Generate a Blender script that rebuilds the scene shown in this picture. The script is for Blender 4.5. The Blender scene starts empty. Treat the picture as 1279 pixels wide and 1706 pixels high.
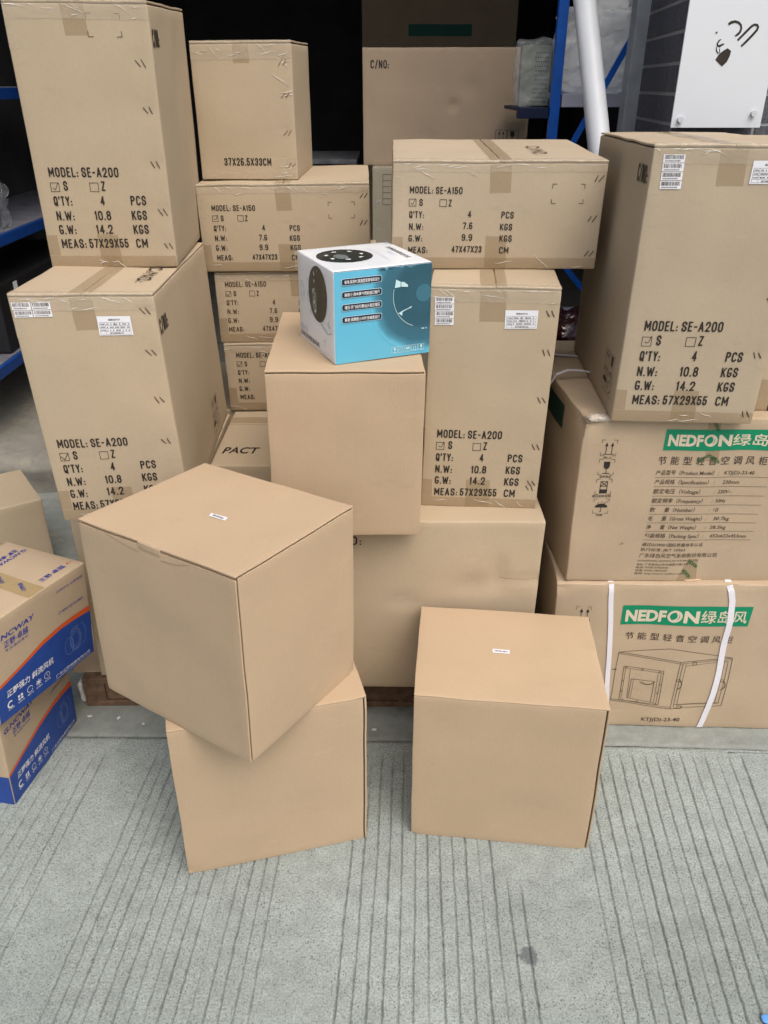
import bpy, bmesh, math, random
from mathutils import Vector, noise

# ------------------------------------------------------------------ camera, sky, sun, exposure
scene = bpy.context.scene
COL = scene.collection
cam_d = bpy.data.cameras.new('camera')
cam = bpy.data.objects.new('camera', cam_d); COL.objects.link(cam)
cam.location = (0, 0, 1.57066)
cam.rotation_euler = (math.radians(90 - 28.2268), 0, 0)
cam_d.sensor_fit = 'VERTICAL'; cam_d.sensor_height = 24; cam_d.sensor_width = 18
cam_d.lens = 1325.245 / 1706 * 24
cam_d.clip_start = 0.05; cam_d.clip_end = 500
scene.camera = cam

SUN_AZ, SUN_EL = math.radians(148), math.radians(58)
world = bpy.data.worlds.new('World'); scene.world = world
world.use_nodes = True
wn = world.node_tree
bg = wn.nodes['Background']
sky = wn.nodes.new('ShaderNodeTexSky'); sky.sky_type = 'NISHITA'
sky.sun_disc = False
sky.sun_elevation = SUN_EL; sky.sun_rotation = SUN_AZ
sky.air_density = 0.7; sky.dust_density = 8.0; sky.ozone_density = 0.2
wn.links.new(sky.outputs[0], bg.inputs[0])
bg.inputs[1].default_value = 0.14

sun_d = bpy.data.lights.new('sun', 'SUN'); sun_d.energy = 1.0; sun_d.angle = math.radians(70)
sun_d.color = (0.93, 0.97, 1.0)
sun = bpy.data.objects.new('sun', sun_d); COL.objects.link(sun)
to_sun = Vector((math.sin(SUN_AZ) * math.cos(SUN_EL), math.cos(SUN_AZ) * math.cos(SUN_EL), math.sin(SUN_EL)))
sun.rotation_euler = (-to_sun).to_track_quat('-Z', 'Y').to_euler()

scene.view_settings.view_transform = 'Standard'
scene.view_settings.look = 'None'
scene.view_settings.exposure = 0.18
scene.view_settings.gamma = 1
scene.cycles.diffuse_bounces = 8

# ------------------------------------------------------------------ materials
def nodes_of(name):
    m = bpy.data.materials.new(name); m.use_nodes = True
    nt = m.node_tree
    return m, nt, nt.nodes['Principled BSDF']

def N(nt, kind, **kw):
    n = nt.nodes.new(kind)
    for k, v in kw.items():
        if k.startswith('i_'):
            n.inputs[k[2:].replace('_', ' ')].default_value = v
        else:
            setattr(n, k, v)
    return n

def ramp(nt, fac, stops):
    r = nt.nodes.new('ShaderNodeValToRGB')
    e = r.color_ramp.elements
    while len(e) < len(stops): e.new(0.5)
    for k, (p, c) in enumerate(stops):
        e[k].position = p
        e[k].color = (c, c, c, 1) if not hasattr(c, '__len__') else (*c, 1)
    nt.links.new(fac, r.inputs[0])
    return r.outputs[0]

def mul(nt, a, b, fac=1.0):
    m = nt.nodes.new('ShaderNodeMix'); m.data_type = 'RGBA'; m.blend_type = 'MULTIPLY'
    m.inputs[0].default_value = fac
    if hasattr(a, 'is_output'): nt.links.new(a, m.inputs[6])
    else: m.inputs[6].default_value = (*a, 1)
    nt.links.new(b, m.inputs[7])
    return m.outputs[2]

def mixc(nt, fac, a, b):
    m = nt.nodes.new('ShaderNodeMix'); m.data_type = 'RGBA'
    nt.links.new(fac, m.inputs[0])
    for s, k in ((a, 6), (b, 7)):
        if hasattr(s, 'is_output'): nt.links.new(s, m.inputs[k])
        else: m.inputs[k].default_value = (*s, 1)
    return m.outputs[2]

def plain(name, col, rough=0.6, metal=0.0, spec=0.4, alpha=1.0, bump=0.0, bscale=60, var=0.0):
    m, nt, b = nodes_of(name)
    b.inputs['Base Color'].default_value = (*col, 1)
    b.inputs['Roughness'].default_value = rough
    b.inputs['Metallic'].default_value = metal
    b.inputs['Specular IOR Level'].default_value = spec
    b.inputs['Alpha'].default_value = alpha
    tc = N(nt, 'ShaderNodeTexCoord')
    n = N(nt, 'ShaderNodeTexNoise', i_Scale=bscale, i_Detail=4.0)
    nt.links.new(tc.outputs['Object'], n.inputs['Vector'])
    if var:
        nt.links.new(mul(nt, col, ramp(nt, n.outputs[0], [(0.3, 1 - var), (0.7, 1 + var)])), b.inputs['Base Color'])
    if bump:
        bp = N(nt, 'ShaderNodeBump', i_Strength=bump, i_Distance=0.004)
        nt.links.new(n.outputs[0], bp.inputs['Height'])
        nt.links.new(bp.outputs[0], b.inputs['Normal'])
    return m

def cardboard(name, col, flute=0.10, blotch=0.05, rough=0.72):
    m, nt, b = nodes_of(name)
    tc = N(nt, 'ShaderNodeTexCoord')
    oi = N(nt, 'ShaderNodeObjectInfo')
    # big soft blotches
    n1 = N(nt, 'ShaderNodeTexNoise', i_Scale=4.5, i_Detail=5.0, i_Roughness=0.6)
    nt.links.new(tc.outputs['Object'], n1.inputs['Vector'])
    c = mul(nt, col, ramp(nt, n1.outputs[0], [(0.25, 1 - blotch), (0.75, 1 + blotch)]))
    # paper fibre
    mp = N(nt, 'ShaderNodeMapping'); mp.inputs['Scale'].default_value = (210, 210, 120)
    nt.links.new(tc.outputs['Object'], mp.inputs['Vector'])
    n2 = N(nt, 'ShaderNodeTexNoise', i_Scale=1.0, i_Detail=3.0)
    nt.links.new(mp.outputs[0], n2.inputs['Vector'])
    c = mul(nt, c, ramp(nt, n2.outputs[0], [(0.3, 0.978), (0.7, 1.022)]))
    # flutes telegraphing through the liner, fading in and out
    sx = N(nt, 'ShaderNodeSeparateXYZ'); nt.links.new(tc.outputs['Object'], sx.inputs[0])
    ad = N(nt, 'ShaderNodeMath', operation='ADD'); nt.links.new(sx.outputs[0], ad.inputs[0]); nt.links.new(sx.outputs[1], ad.inputs[1])
    sn = N(nt, 'ShaderNodeMath', operation='MULTIPLY'); nt.links.new(ad.outputs[0], sn.inputs[0]); sn.inputs[1].default_value = 2 * math.pi / 0.0075
    si = N(nt, 'ShaderNodeMath', operation='SINE'); nt.links.new(sn.outputs[0], si.inputs[0])
    n3 = N(nt, 'ShaderNodeTexNoise', i_Scale=3.0, i_Detail=2.0)
    nt.links.new(tc.outputs['Object'], n3.inputs['Vector'])
    fm = N(nt, 'ShaderNodeMath', operation='MULTIPLY'); nt.links.new(si.outputs[0], fm.inputs[0]); nt.links.new(n3.outputs[0], fm.inputs[1])
    fr = N(nt, 'ShaderNodeMapRange', i_From_Min=-1.0, i_From_Max=1.0, i_To_Min=1 - flute * 0.25, i_To_Max=1 + flute * 0.25)
    nt.links.new(fm.outputs[0], fr.inputs[0])
    c = mul(nt, c, fr.outputs[0])
    # dark flecks of recycled paper
    v = N(nt, 'ShaderNodeTexVoronoi', i_Scale=95.0)
    nt.links.new(tc.outputs['Object'], v.inputs['Vector'])
    c = mul(nt, c, ramp(nt, v.outputs['Distance'], [(0.03, 0.86), (0.1, 1.0)]))
    # rubbed, slightly paler patches and a few darker scuffs
    mq = N(nt, 'ShaderNodeMapping'); mq.inputs['Scale'].default_value = (7, 7, 16); mq.inputs['Rotation'].default_value = (0.2, 0.35, 0.1)
    nt.links.new(tc.outputs['Object'], mq.inputs['Vector'])
    n4 = N(nt, 'ShaderNodeTexNoise', i_Scale=1.0, i_Detail=6.0, i_Roughness=0.7); nt.links.new(mq.outputs[0], n4.inputs['Vector'])
    c = mul(nt, c, ramp(nt, n4.outputs[0], [(0.30, 1 - blotch * 1.2), (0.40, 1.0), (0.62, 1.0), (0.74, 1 + blotch * 1.4)]))
    # each sheet a little different
    r = N(nt, 'ShaderNodeMapRange', i_To_Min=0.95, i_To_Max=1.05)
    nt.links.new(oi.outputs['Random'], r.inputs[0])
    c = mul(nt, c, r.outputs[0])
    nt.links.new(c, b.inputs['Base Color'])
    b.inputs['Roughness'].default_value = rough
    b.inputs['Specular IOR Level'].default_value = 0.3
    h = N(nt, 'ShaderNodeMath', operation='MULTIPLY_ADD'); nt.links.new(n2.outputs[0], h.inputs[0]); h.inputs[1].default_value = 0.5
    fb = N(nt, 'ShaderNodeMath', operation='MULTIPLY'); nt.links.new(fm.outputs[0], fb.inputs[0]); fb.inputs[1].default_value = min(1.0, flute * 8)
    nt.links.new(fb.outputs[0], h.inputs[2])
    bp = N(nt, 'ShaderNodeBump', i_Strength=0.10, i_Distance=0.0006)
    nt.links.new(h.outputs[0], bp.inputs['Height'])
    nt.links.new(bp.outputs[0], b.inputs['Normal'])
    return m

KRAFT = cardboard('kraft_plain', (0.462, 0.352, 0.234), flute=0.06, blotch=0.04)
EXPORT = cardboard('kraft_export', (0.445, 0.365, 0.255), flute=0.025, blotch=0.05)
EXPORT_B = cardboard('kraft_export_grey', (0.43, 0.358, 0.258), flute=0.025, blotch=0.06)
APPL = cardboard('kraft_appliance', (0.45, 0.355, 0.245), flute=0.04, blotch=0.07)
OLD = cardboard('kraft_dusty', (0.36, 0.33, 0.25), flute=0.12, blotch=0.08)
RAW = plain('corrugated_raw_edge', (0.52, 0.39, 0.26), 0.9, bump=0.4, bscale=300, var=0.12)
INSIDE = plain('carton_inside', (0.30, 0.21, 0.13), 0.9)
INK = plain('black_ink', (0.022, 0.017, 0.013), 0.6, var=0.25, bscale=130)
INK_F = plain('thin_black_ink', (0.065, 0.045, 0.03), 0.65, var=0.25, bscale=180)
INK_BROWN = plain('brown_ink', (0.075, 0.045, 0.025), 0.65, var=0.25, bscale=130)
GREEN = plain('green_print', (0.0, 0.225, 0.105), 0.5, var=0.06, bscale=40)
LETTER = plain('kraft_letter_print', (0.62, 0.55, 0.42), 0.55)
BLUE_P = plain('blue_print', (0.018, 0.062, 0.29), 0.5, var=0.1, bscale=25)
ORANGE_P = plain('orange_print', (0.62, 0.10, 0.018), 0.5, var=0.06, bscale=30)
WHITE_P = plain('white_print', (0.75, 0.77, 0.78), 0.5)
BLUE_INK = plain('blue_ink', (0.03, 0.045, 0.30), 0.5, var=0.1, bscale=80)
LABEL = plain('label_paper', (0.74, 0.77, 0.82), 0.4, spec=0.5)
WHITE_STRAP = plain('white_strapping', (0.74, 0.74, 0.80), 0.35, bump=0.15, bscale=200)
METAL = plain('staple_metal', (0.13, 0.095, 0.06), 0.4, metal=0.35)
STEEL = plain('clear_standoff', (0.58, 0.62, 0.66), 0.15, spec=0.8)
WOOD = plain('pallet_wood', (0.155, 0.098, 0.060), 0.85, bump=0.5, bscale=45, var=0.3)
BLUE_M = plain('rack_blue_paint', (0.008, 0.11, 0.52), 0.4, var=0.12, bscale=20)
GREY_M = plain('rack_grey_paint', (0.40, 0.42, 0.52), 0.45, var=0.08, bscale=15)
RAIL_M = plain('galvanised_rail', (0.36, 0.40, 0.43), 0.5, metal=0.3, var=0.12, bscale=18)
PIPE_M = plain('white_pvc', (0.57, 0.62, 0.67), 0.4, var=0.05, bscale=9)
BRICK_M = plain('grey_brick', (0.085, 0.092, 0.11), 0.75, bump=0.4, bscale=90, var=0.28)
MORTAR_M = plain('mortar', (0.33, 0.34, 0.35), 0.95, bump=0.5, bscale=120, var=0.15)
ACRYL = plain('white_acrylic', (0.66, 0.72, 0.78), 0.12, spec=0.5)
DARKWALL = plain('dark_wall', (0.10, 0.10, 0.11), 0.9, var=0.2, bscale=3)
FACADE = plain('facade_render', (0.30, 0.30, 0.31), 0.9, bump=0.3, bscale=40, var=0.1)
BLUE_D = plain('rack_blue_in_shade', (0.005, 0.05, 0.25), 0.45, var=0.15, bscale=20)  # rack blue darkened, the shop's shade is put into the colour
BLUE_SHADE_M = plain('rack_blue_deep_shade', (0.004, 0.012, 0.05), 0.6)  # rack blue taken near black to paint in deep shade
BOARD_D = plain('shelf_board_in_shade', (0.17, 0.18, 0.22), 0.6, var=0.25, bscale=12)  # board grey darkened, interior shade painted into it
BLACKP = plain('black_plastic', (0.012, 0.012, 0.014), 0.5)
CREAM = plain('grey_panel', (0.80, 0.83, 0.81), 0.5, var=0.06, bscale=8)

def film(name, col, alpha, rough, bump, bscale):
    m = plain(name, col, rough, spec=0.6, alpha=alpha, bump=bump, bscale=bscale)
    return m
TAPE = film('brown_tape', (0.38, 0.275, 0.15), 0.34, 0.16, 0.45, 45)
CLEAR = film('clear_tape', (0.66, 0.58, 0.44), 0.28, 0.08, 1.0, 40)
GLINT = film('wrinkle_glint', (0.85, 0.83, 0.78), 0.75, 0.08, 0.8, 90)  # pale colour painted in for glints on the tape folds
WRAP = film('plastic_wrap', (0.86, 0.90, 0.92), 0.34, 0.10, 1.0, 34)

def concrete(name, col, grooves=False, smooth=False):
    m, nt, b = nodes_of(name)
    tc = N(nt, 'ShaderNodeTexCoord'); O = tc.outputs['Object']
    def noi(s, d=5.0, r=0.55):
        n = N(nt, 'ShaderNodeTexNoise', i_Scale=s, i_Detail=d, i_Roughness=r); nt.links.new(O, n.inputs['Vector']); return n.outputs[0]
    big = noi(1.7, 6); mid = noi(22, 6, 0.65); fine = noi(230, 5, 0.75)
    c = mul(nt, col, ramp(nt, big, [(0.28, 0.80), (0.72, 1.15)]))
    c = mul(nt, c, ramp(nt, mid, [(0.3, 0.84), (0.7, 1.12)]))
    c = mul(nt, c, ramp(nt, fine, [(0.32, 0.50 if not smooth else 0.84), (0.5, 1.0), (0.68, 1.34 if not smooth else 1.1)]))
    hts = [fine]
    if not smooth:
        # exposed dark and light aggregate and open pores
        v = N(nt, 'ShaderNodeTexVoronoi', i_Scale=185.0, i_Randomness=1.0); nt.links.new(O, v.inputs['Vector'])
        vc = N(nt, 'ShaderNodeSeparateColor'); nt.links.new(v.outputs['Color'], vc.inputs[0])
        gate = ramp(nt, vc.outputs[0], [(0.62, 0.0), (0.70, 1.0)])
        clus = ramp(nt, noi(5, 4), [(0.34, 0.35), (0.58, 1.0)])
        spot = ramp(nt, v.outputs['Distance'], [(0.22, 0.85), (0.40, 0.0)])
        g = N(nt, 'ShaderNodeMath', operation='MULTIPLY'); nt.links.new(gate, g.inputs[0]); nt.links.new(spot, g.inputs[1])
        g2 = N(nt, 'ShaderNodeMath', operation='MULTIPLY'); nt.links.new(g.outputs[0], g2.inputs[0]); nt.links.new(clus, g2.inputs[1])
        c = mixc(nt, g2.outputs[0], c, (0.10, 0.11, 0.11))
        v2 = N(nt, 'ShaderNodeTexVoronoi', i_Scale=34.0, i_Randomness=1.0); nt.links.new(O, v2.inputs['Vector'])
        vc2 = N(nt, 'ShaderNodeSeparateColor'); nt.links.new(v2.outputs['Color'], vc2.inputs[0])
        gt2 = ramp(nt, vc2.outputs[1], [(0.90, 0.0), (0.92, 1.0)])
        s2 = ramp(nt, v2.outputs['Distance'], [(0.05, 0.8), (0.12, 0.0)])
        g3 = N(nt, 'ShaderNodeMath', operation='MULTIPLY'); nt.links.new(gt2, g3.inputs[0]); nt.links.new(s2, g3.inputs[1])
        c = mixc(nt, g3.outputs[0], c, (0.12, 0.125, 0.12))
        gt4 = ramp(nt, vc2.outputs[2], [(0.975, 0.0), (0.98, 1.0)])
        g4 = N(nt, 'ShaderNodeMath', operation='MULTIPLY'); nt.links.new(gt4, g4.inputs[0]); nt.links.new(s2, g4.inputs[1])
        c = mixc(nt, g4.outputs[0], c, (0.42, 0.43, 0.42))
    else:
        yl = ramp(nt, noi(6, 4), [(0.62, 0.0), (0.72, 0.5)])
        c = mixc(nt, yl, c, (0.40, 0.37, 0.25))
        dk = ramp(nt, noi(9, 6, 0.7), [(0.62, 0.0), (0.7, 0.7)])
        c = mixc(nt, dk, c, (0.13, 0.14, 0.14))
    if grooves:
        at = N(nt, 'ShaderNodeAttribute', attribute_name='groove_dark')
        c = mixc(nt, at.outputs['Fac'], c, (0.085, 0.09, 0.085))  # grooves blended darker, broken up by noise
        # one oily stain by the right-hand grooves
        mp = N(nt, 'ShaderNodeMapping'); mp.inputs['Location'].default_value = (-0.296, -1.005, 0)
        nt.links.new(O, mp.inputs['Vector'])
        ln = N(nt, 'ShaderNodeVectorMath', operation='LENGTH')
        sc = N(nt, 'ShaderNodeMapping'); sc.inputs['Scale'].default_value = (1, 1.0, 0)
        nt.links.new(mp.outputs[0], sc.inputs[0]); nt.links.new(sc.outputs[0], ln.inputs[0])
        wob = N(nt, 'ShaderNodeMath', operation='MULTIPLY_ADD'); nt.links.new(noi(70, 3), wob.inputs[0]); wob.inputs[1].default_value = 0.045
        nt.links.new(ln.outputs['Value'], wob.inputs[2])
        st = ramp(nt, wob.outputs[0], [(0.036, 0.8), (0.043, 0.0)])
        c = mixc(nt, st, c, (0.10, 0.115, 0.125))
    nt.links.new(c, b.inputs['Base Color'])
    b.inputs['Roughness'].default_value = 0.85
    b.inputs['Specular IOR Level'].default_value = 0.25
    bp = N(nt, 'ShaderNodeBump', i_Strength=0.5 if not smooth else 0.25, i_Distance=0.003)
    nt.links.new(fine, bp.inputs['Height'])
    nt.links.new(bp.outputs[0], b.inputs['Normal'])
    return m

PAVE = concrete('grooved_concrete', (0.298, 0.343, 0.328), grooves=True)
STRIP = concrete('smooth_concrete', (0.25, 0.275, 0.257), smooth=True)
SHOPF = concrete('shop_floor_concrete', (0.27, 0.26, 0.225), smooth=True)

# ------------------------------------------------------------------ generic builders
def thing(name, label, cat, loc=(0, 0, 0), rotz=0.0, group=None):
    o = bpy.data.objects.new(name, None); COL.objects.link(o)
    o.empty_display_size = 0.05
    o.location = loc; o.rotation_euler = (0, 0, rotz)
    o['label'] = label; o['category'] = cat
    if group: o['group'] = group
    return o

def mesh_obj(name, verts, faces, mat, parent=None, smooth=False):
    me = bpy.data.meshes.new(name)
    me.from_pydata([tuple(v) for v in verts], [], faces)
    me.update()
    if smooth:
        me.polygons.foreach_set('use_smooth', [True] * len(me.polygons))
    if mat: me.materials.append(mat)
    o = bpy.data.objects.new(name, me); COL.objects.link(o)
    if parent is not None: o.parent = parent
    return o

def tag(o, label, cat, group=None):
    o['label'] = label; o['category'] = cat
    if group: o['group'] = group
    return o

def axis_pts(L, r, step):
    n = max(1, int(round((L - 2 * r) / step)))
    inner = [r + (L - 2 * r) * k / n for k in range(n + 1)]
    return [0.0, r * 0.4] + inner + [L - r * 0.4, L]

def grid_box(x0, y0, z0, x1, y1, z1, r=0.003, step=0.018):
    """rounded box as a grid; returns verts (Vectors) and quads"""
    L = (x1 - x0, y1 - y0, z1 - z0)
    ax = [axis_pts(l, min(r, l * 0.3), step) for l in L]
    idx = {}; V = []; F = []
    def vid(i, j, k):
        key = (i, j, k)
        if key not in idx:
            p = Vector((ax[0][i], ax[1][j], ax[2][k]))
            rr = [min(r, l * 0.3) for l in L]
            q = Vector([min(max(p[a], rr[a]), L[a] - rr[a]) for a in range(3)])
            d = p - q
            s = sum(1 for a in range(3) if abs(d[a]) > 1e-9)
            if s > 1:
                n = Vector([d[a] / rr[a] for a in range(3)]); n.normalize()
                p = q + Vector([n[a] * rr[a] for a in range(3)])
            idx[key] = len(V); V.append(p + Vector((x0, y0, z0)))
        return idx[key]
    n = [len(a) - 1 for a in ax]
    for i in range(n[0]):
        for j in range(n[1]):
            F.append((vid(i, j, 0), vid(i, j + 1, 0), vid(i + 1, j + 1, 0), vid(i + 1, j, 0)))
            F.append((vid(i, j, n[2]), vid(i + 1, j, n[2]), vid(i + 1, j + 1, n[2]), vid(i, j + 1, n[2])))
    for i in range(n[0]):
        for k in range(n[2]):
            F.append((vid(i, 0, k), vid(i + 1, 0, k), vid(i + 1, 0, k + 1), vid(i, 0, k + 1)))
            F.append((vid(i, n[1], k), vid(i, n[1], k + 1), vid(i + 1, n[1], k + 1), vid(i + 1, n[1], k)))
    for j in range(n[1]):
        for k in range(n[2]):
            F.append((vid(0, j, k), vid(0, j, k + 1), vid(0, j + 1, k + 1), vid(0, j + 1, k)))
            F.append((vid(n[0], j, k), vid(n[0], j + 1, k), vid(n[0], j + 1, k + 1), vid(n[0], j, k + 1)))
    return V, F

class MB:
    """collects simple solids for one mesh"""
    def __init__(s): s.V = []; s.F = []
    def box(s, x0, y0, z0, x1, y1, z1, r=0.002, step=10):
        v, f = grid_box(x0, y0, z0, x1, y1, z1, r, step); o = len(s.V)
        s.V += v; s.F += [tuple(i + o for i in q) for q in f]
        return s
    def tube(s, pts, rad, n=14, cap=True):
        pts = [Vector(p) for p in pts]; o = len(s.V)
        for i, p in enumerate(pts):
            t = (pts[min(i + 1, len(pts) - 1)] - pts[max(i - 1, 0)]).normalized()
            a = t.orthogonal().normalized() if i == 0 else (s._a - t * s._a.dot(t)).normalized()
            s._a = a; b = t.cross(a)
            rr = rad[i] if hasattr(rad, '__len__') else rad
            s.V += [p + (a * math.cos(2 * math.pi * k / n) + b * math.sin(2 * math.pi * k / n)) * rr for k in range(n)]
        for i in range(len(pts) - 1):
            for k in range(n):
                s.F.append((o + i * n + k, o + i * n + (k + 1) % n, o + (i + 1) * n + (k + 1) % n, o + (i + 1) * n + k))
        if cap:
            s.F.append(tuple(o + k for k in reversed(range(n))))
            s.F.append(tuple(o + (len(pts) - 1) * n + k for k in range(n)))
        return s
    def bar(s, a, b, w, t, side=(0, 1, 0)):
        """flat bar from a to b, width w in the plane square to side, thickness t along side"""
        a, b, sd = Vector(a), Vector(b), Vector(side).normalized()
        d = (b - a).normalized(); u = d.cross(sd).normalized()
        o = len(s.V)
        for p in (a, b):
            for su, st in ((-1, -1), (1, -1), (1, 1), (-1, 1)):
                s.V.append(p + u * su * w / 2 + sd * st * t / 2)
        s.F += [(o, o + 1, o + 2, o + 3)[::-1], (o + 4, o + 5, o + 6, o + 7)]
        for k in range(4):
            s.F.append((o + k, o + (k + 1) % 4, o + 4 + (k + 1) % 4, o + 4 + k))
        return s
    def build(s, name, mat, parent=None, smooth=False):
        return mesh_obj(name, s.V, s.F, mat, parent, smooth)

# --- 2-D print layouts -------------------------------------------------
_txt = {}
_fc = bpy.data.curves.new('glyphs', 'FONT'); _fo = bpy.data.objects.new('glyphs', _fc)
_fc.resolution_u = 3
def glyphs(s, bold):
    key = (s, round(bold, 4))
    if key not in _txt:
        _fc.body = s; _fc.size = 1; _fc.offset = bold
        me = _fo.to_mesh()
        _txt[key] = ([(v.co.x, v.co.y) for v in me.vertices], [tuple(p.vertices) for p in me.polygons])
        _fo.to_mesh_clear()
    return _txt[key]

def _arc(cx, cy, rx, ry, a0, a1, n=8):
    return [(cx + rx * math.cos(math.radians(a0 + (a1 - a0) * k / n)), cy + ry * math.sin(math.radians(a0 + (a1 - a0) * k / n))) for k in range(n + 1)]
_O = _arc(.5, .74, .5, .26, 0, 180) + _arc(.5, .26, .5, .26, 180, 360) + [(1, .74)]
_C = _arc(.5, .74, .5, .26, 14, 180) + _arc(.5, .26, .5, .26, 180, 346)
GLYPH = {
 'M': [[(0, 0), (0, 1), (.5, .3), (1, 1), (1, 0)]], 'O': [_O], '0': [_O], 'D': [[(0, 0), (0, 1)] + _arc(.45, .74, .55, .26, 90, 0) + _arc(.45, .26, .55, .26, 0, -90) + [(0, 0)]],
 'E': [[(1, 1), (0, 1), (0, 0), (1, 0)], [(0, .52), (.85, .52)]], 'L': [[(0, 1), (0, 0), (1, 0)]],
 'S': [_arc(.5, .76, .5, .24, -5, 180) + [(.06, .63), (.3, .54), (.7, .46), (.94, .37)] + _arc(.5, .24, .5, .24, 0, -185)],
 'A': [[(0, 0), (.5, 1), (1, 0)], [(.18, .3), (.82, .3)]], '2': [_arc(.5, .74, .5, .26, 185, 0) + [(.9, .55), (0, 0), (1, 0)]], '1': [[(0, .8), (.9, 1), (.9, 0)]],
 '5': [[(.95, 1), (.08, 1), (.05, .52), (.3, .61), (.65, .61), (.92, .52), (1, .40), (1, .26)] + _arc(.5, .25, .5, .25, 0, -185)],
 'Z': [[(0, 1), (1, 1), (0, 0), (1, 0)]], 'Q': [_O, [(.55, .25), (1.05, -.06)]], "'": [[(.5, 1), (.5, .78)]], 'T': [[(0, 1), (1, 1)], [(.5, 1), (.5, 0)]],
 'Y': [[(0, 1), (.5, .45), (1, 1)], [(.5, .45), (.5, 0)]], ':': [[(.5, .02), (.5, .06)], [(.5, .42), (.5, .46)]], '.': [[(.5, -.02), (.5, .03)]],
 '4': [[(.74, 0), (.74, 1), (0, .28), (1.05, .28)]], 'P': [[(0, 0), (0, 1)] + _arc(.45, .75, .55, .25, 90, -90) + [(0, .5)]], 'C': [_C],
 'N': [[(0, 0), (0, 1), (1, 0), (1, 1)]], 'W': [[(0, 1), (.24, 0), (.5, .85), (.76, 0), (1, 1)]], '7': [[(0, 1), (1, 1), (.35, 0)]],
 '6': [_arc(.5, .74, .5, .26, 30, 180) + _arc(.5, .27, .5, .27, 180, 540, 14)], '9': [_arc(.5, .26, .5, .26, 210, 360) + _arc(.5, .73, .5, .27, 0, 360, 14)],
 '8': [_arc(.5, .76, .44, .24, 0, 360, 14), _arc(.5, .26, .5, .26, 0, 360, 14)], 'K': [[(0, 0), (0, 1)], [(1, 1), (0, .4)], [(.32, .6), (1, 0)]],
 'G': [_arc(.5, .74, .5, .26, 22, 180) + _arc(.5, .26, .5, .26, 180, 360) + [(1, .42), (.55, .42)]], 'X': [[(0, 0), (1, 1)], [(0, 1), (1, 0)]], '3': [_arc(.5, .76, .5, .24, 180, -85) + _arc(.5, .26, .5, .26, 85, -180)],
 '-': [[(0, .47), (1, .47)]], '/': [[(0, -.05), (1, 1.05)]]}
GLYPH_W = {'M': .62, 'W': .74, 'L': .42, 'E': .42, '1': .24, "'": .16, ':': .16, '.': .16, '-': .34, '/': .40, ' ': .12, 'A': .54, 'X': .54, 'K': .50, 'Y': .52, 'Z': .44, 'T': .46, 'F': .42}

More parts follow.
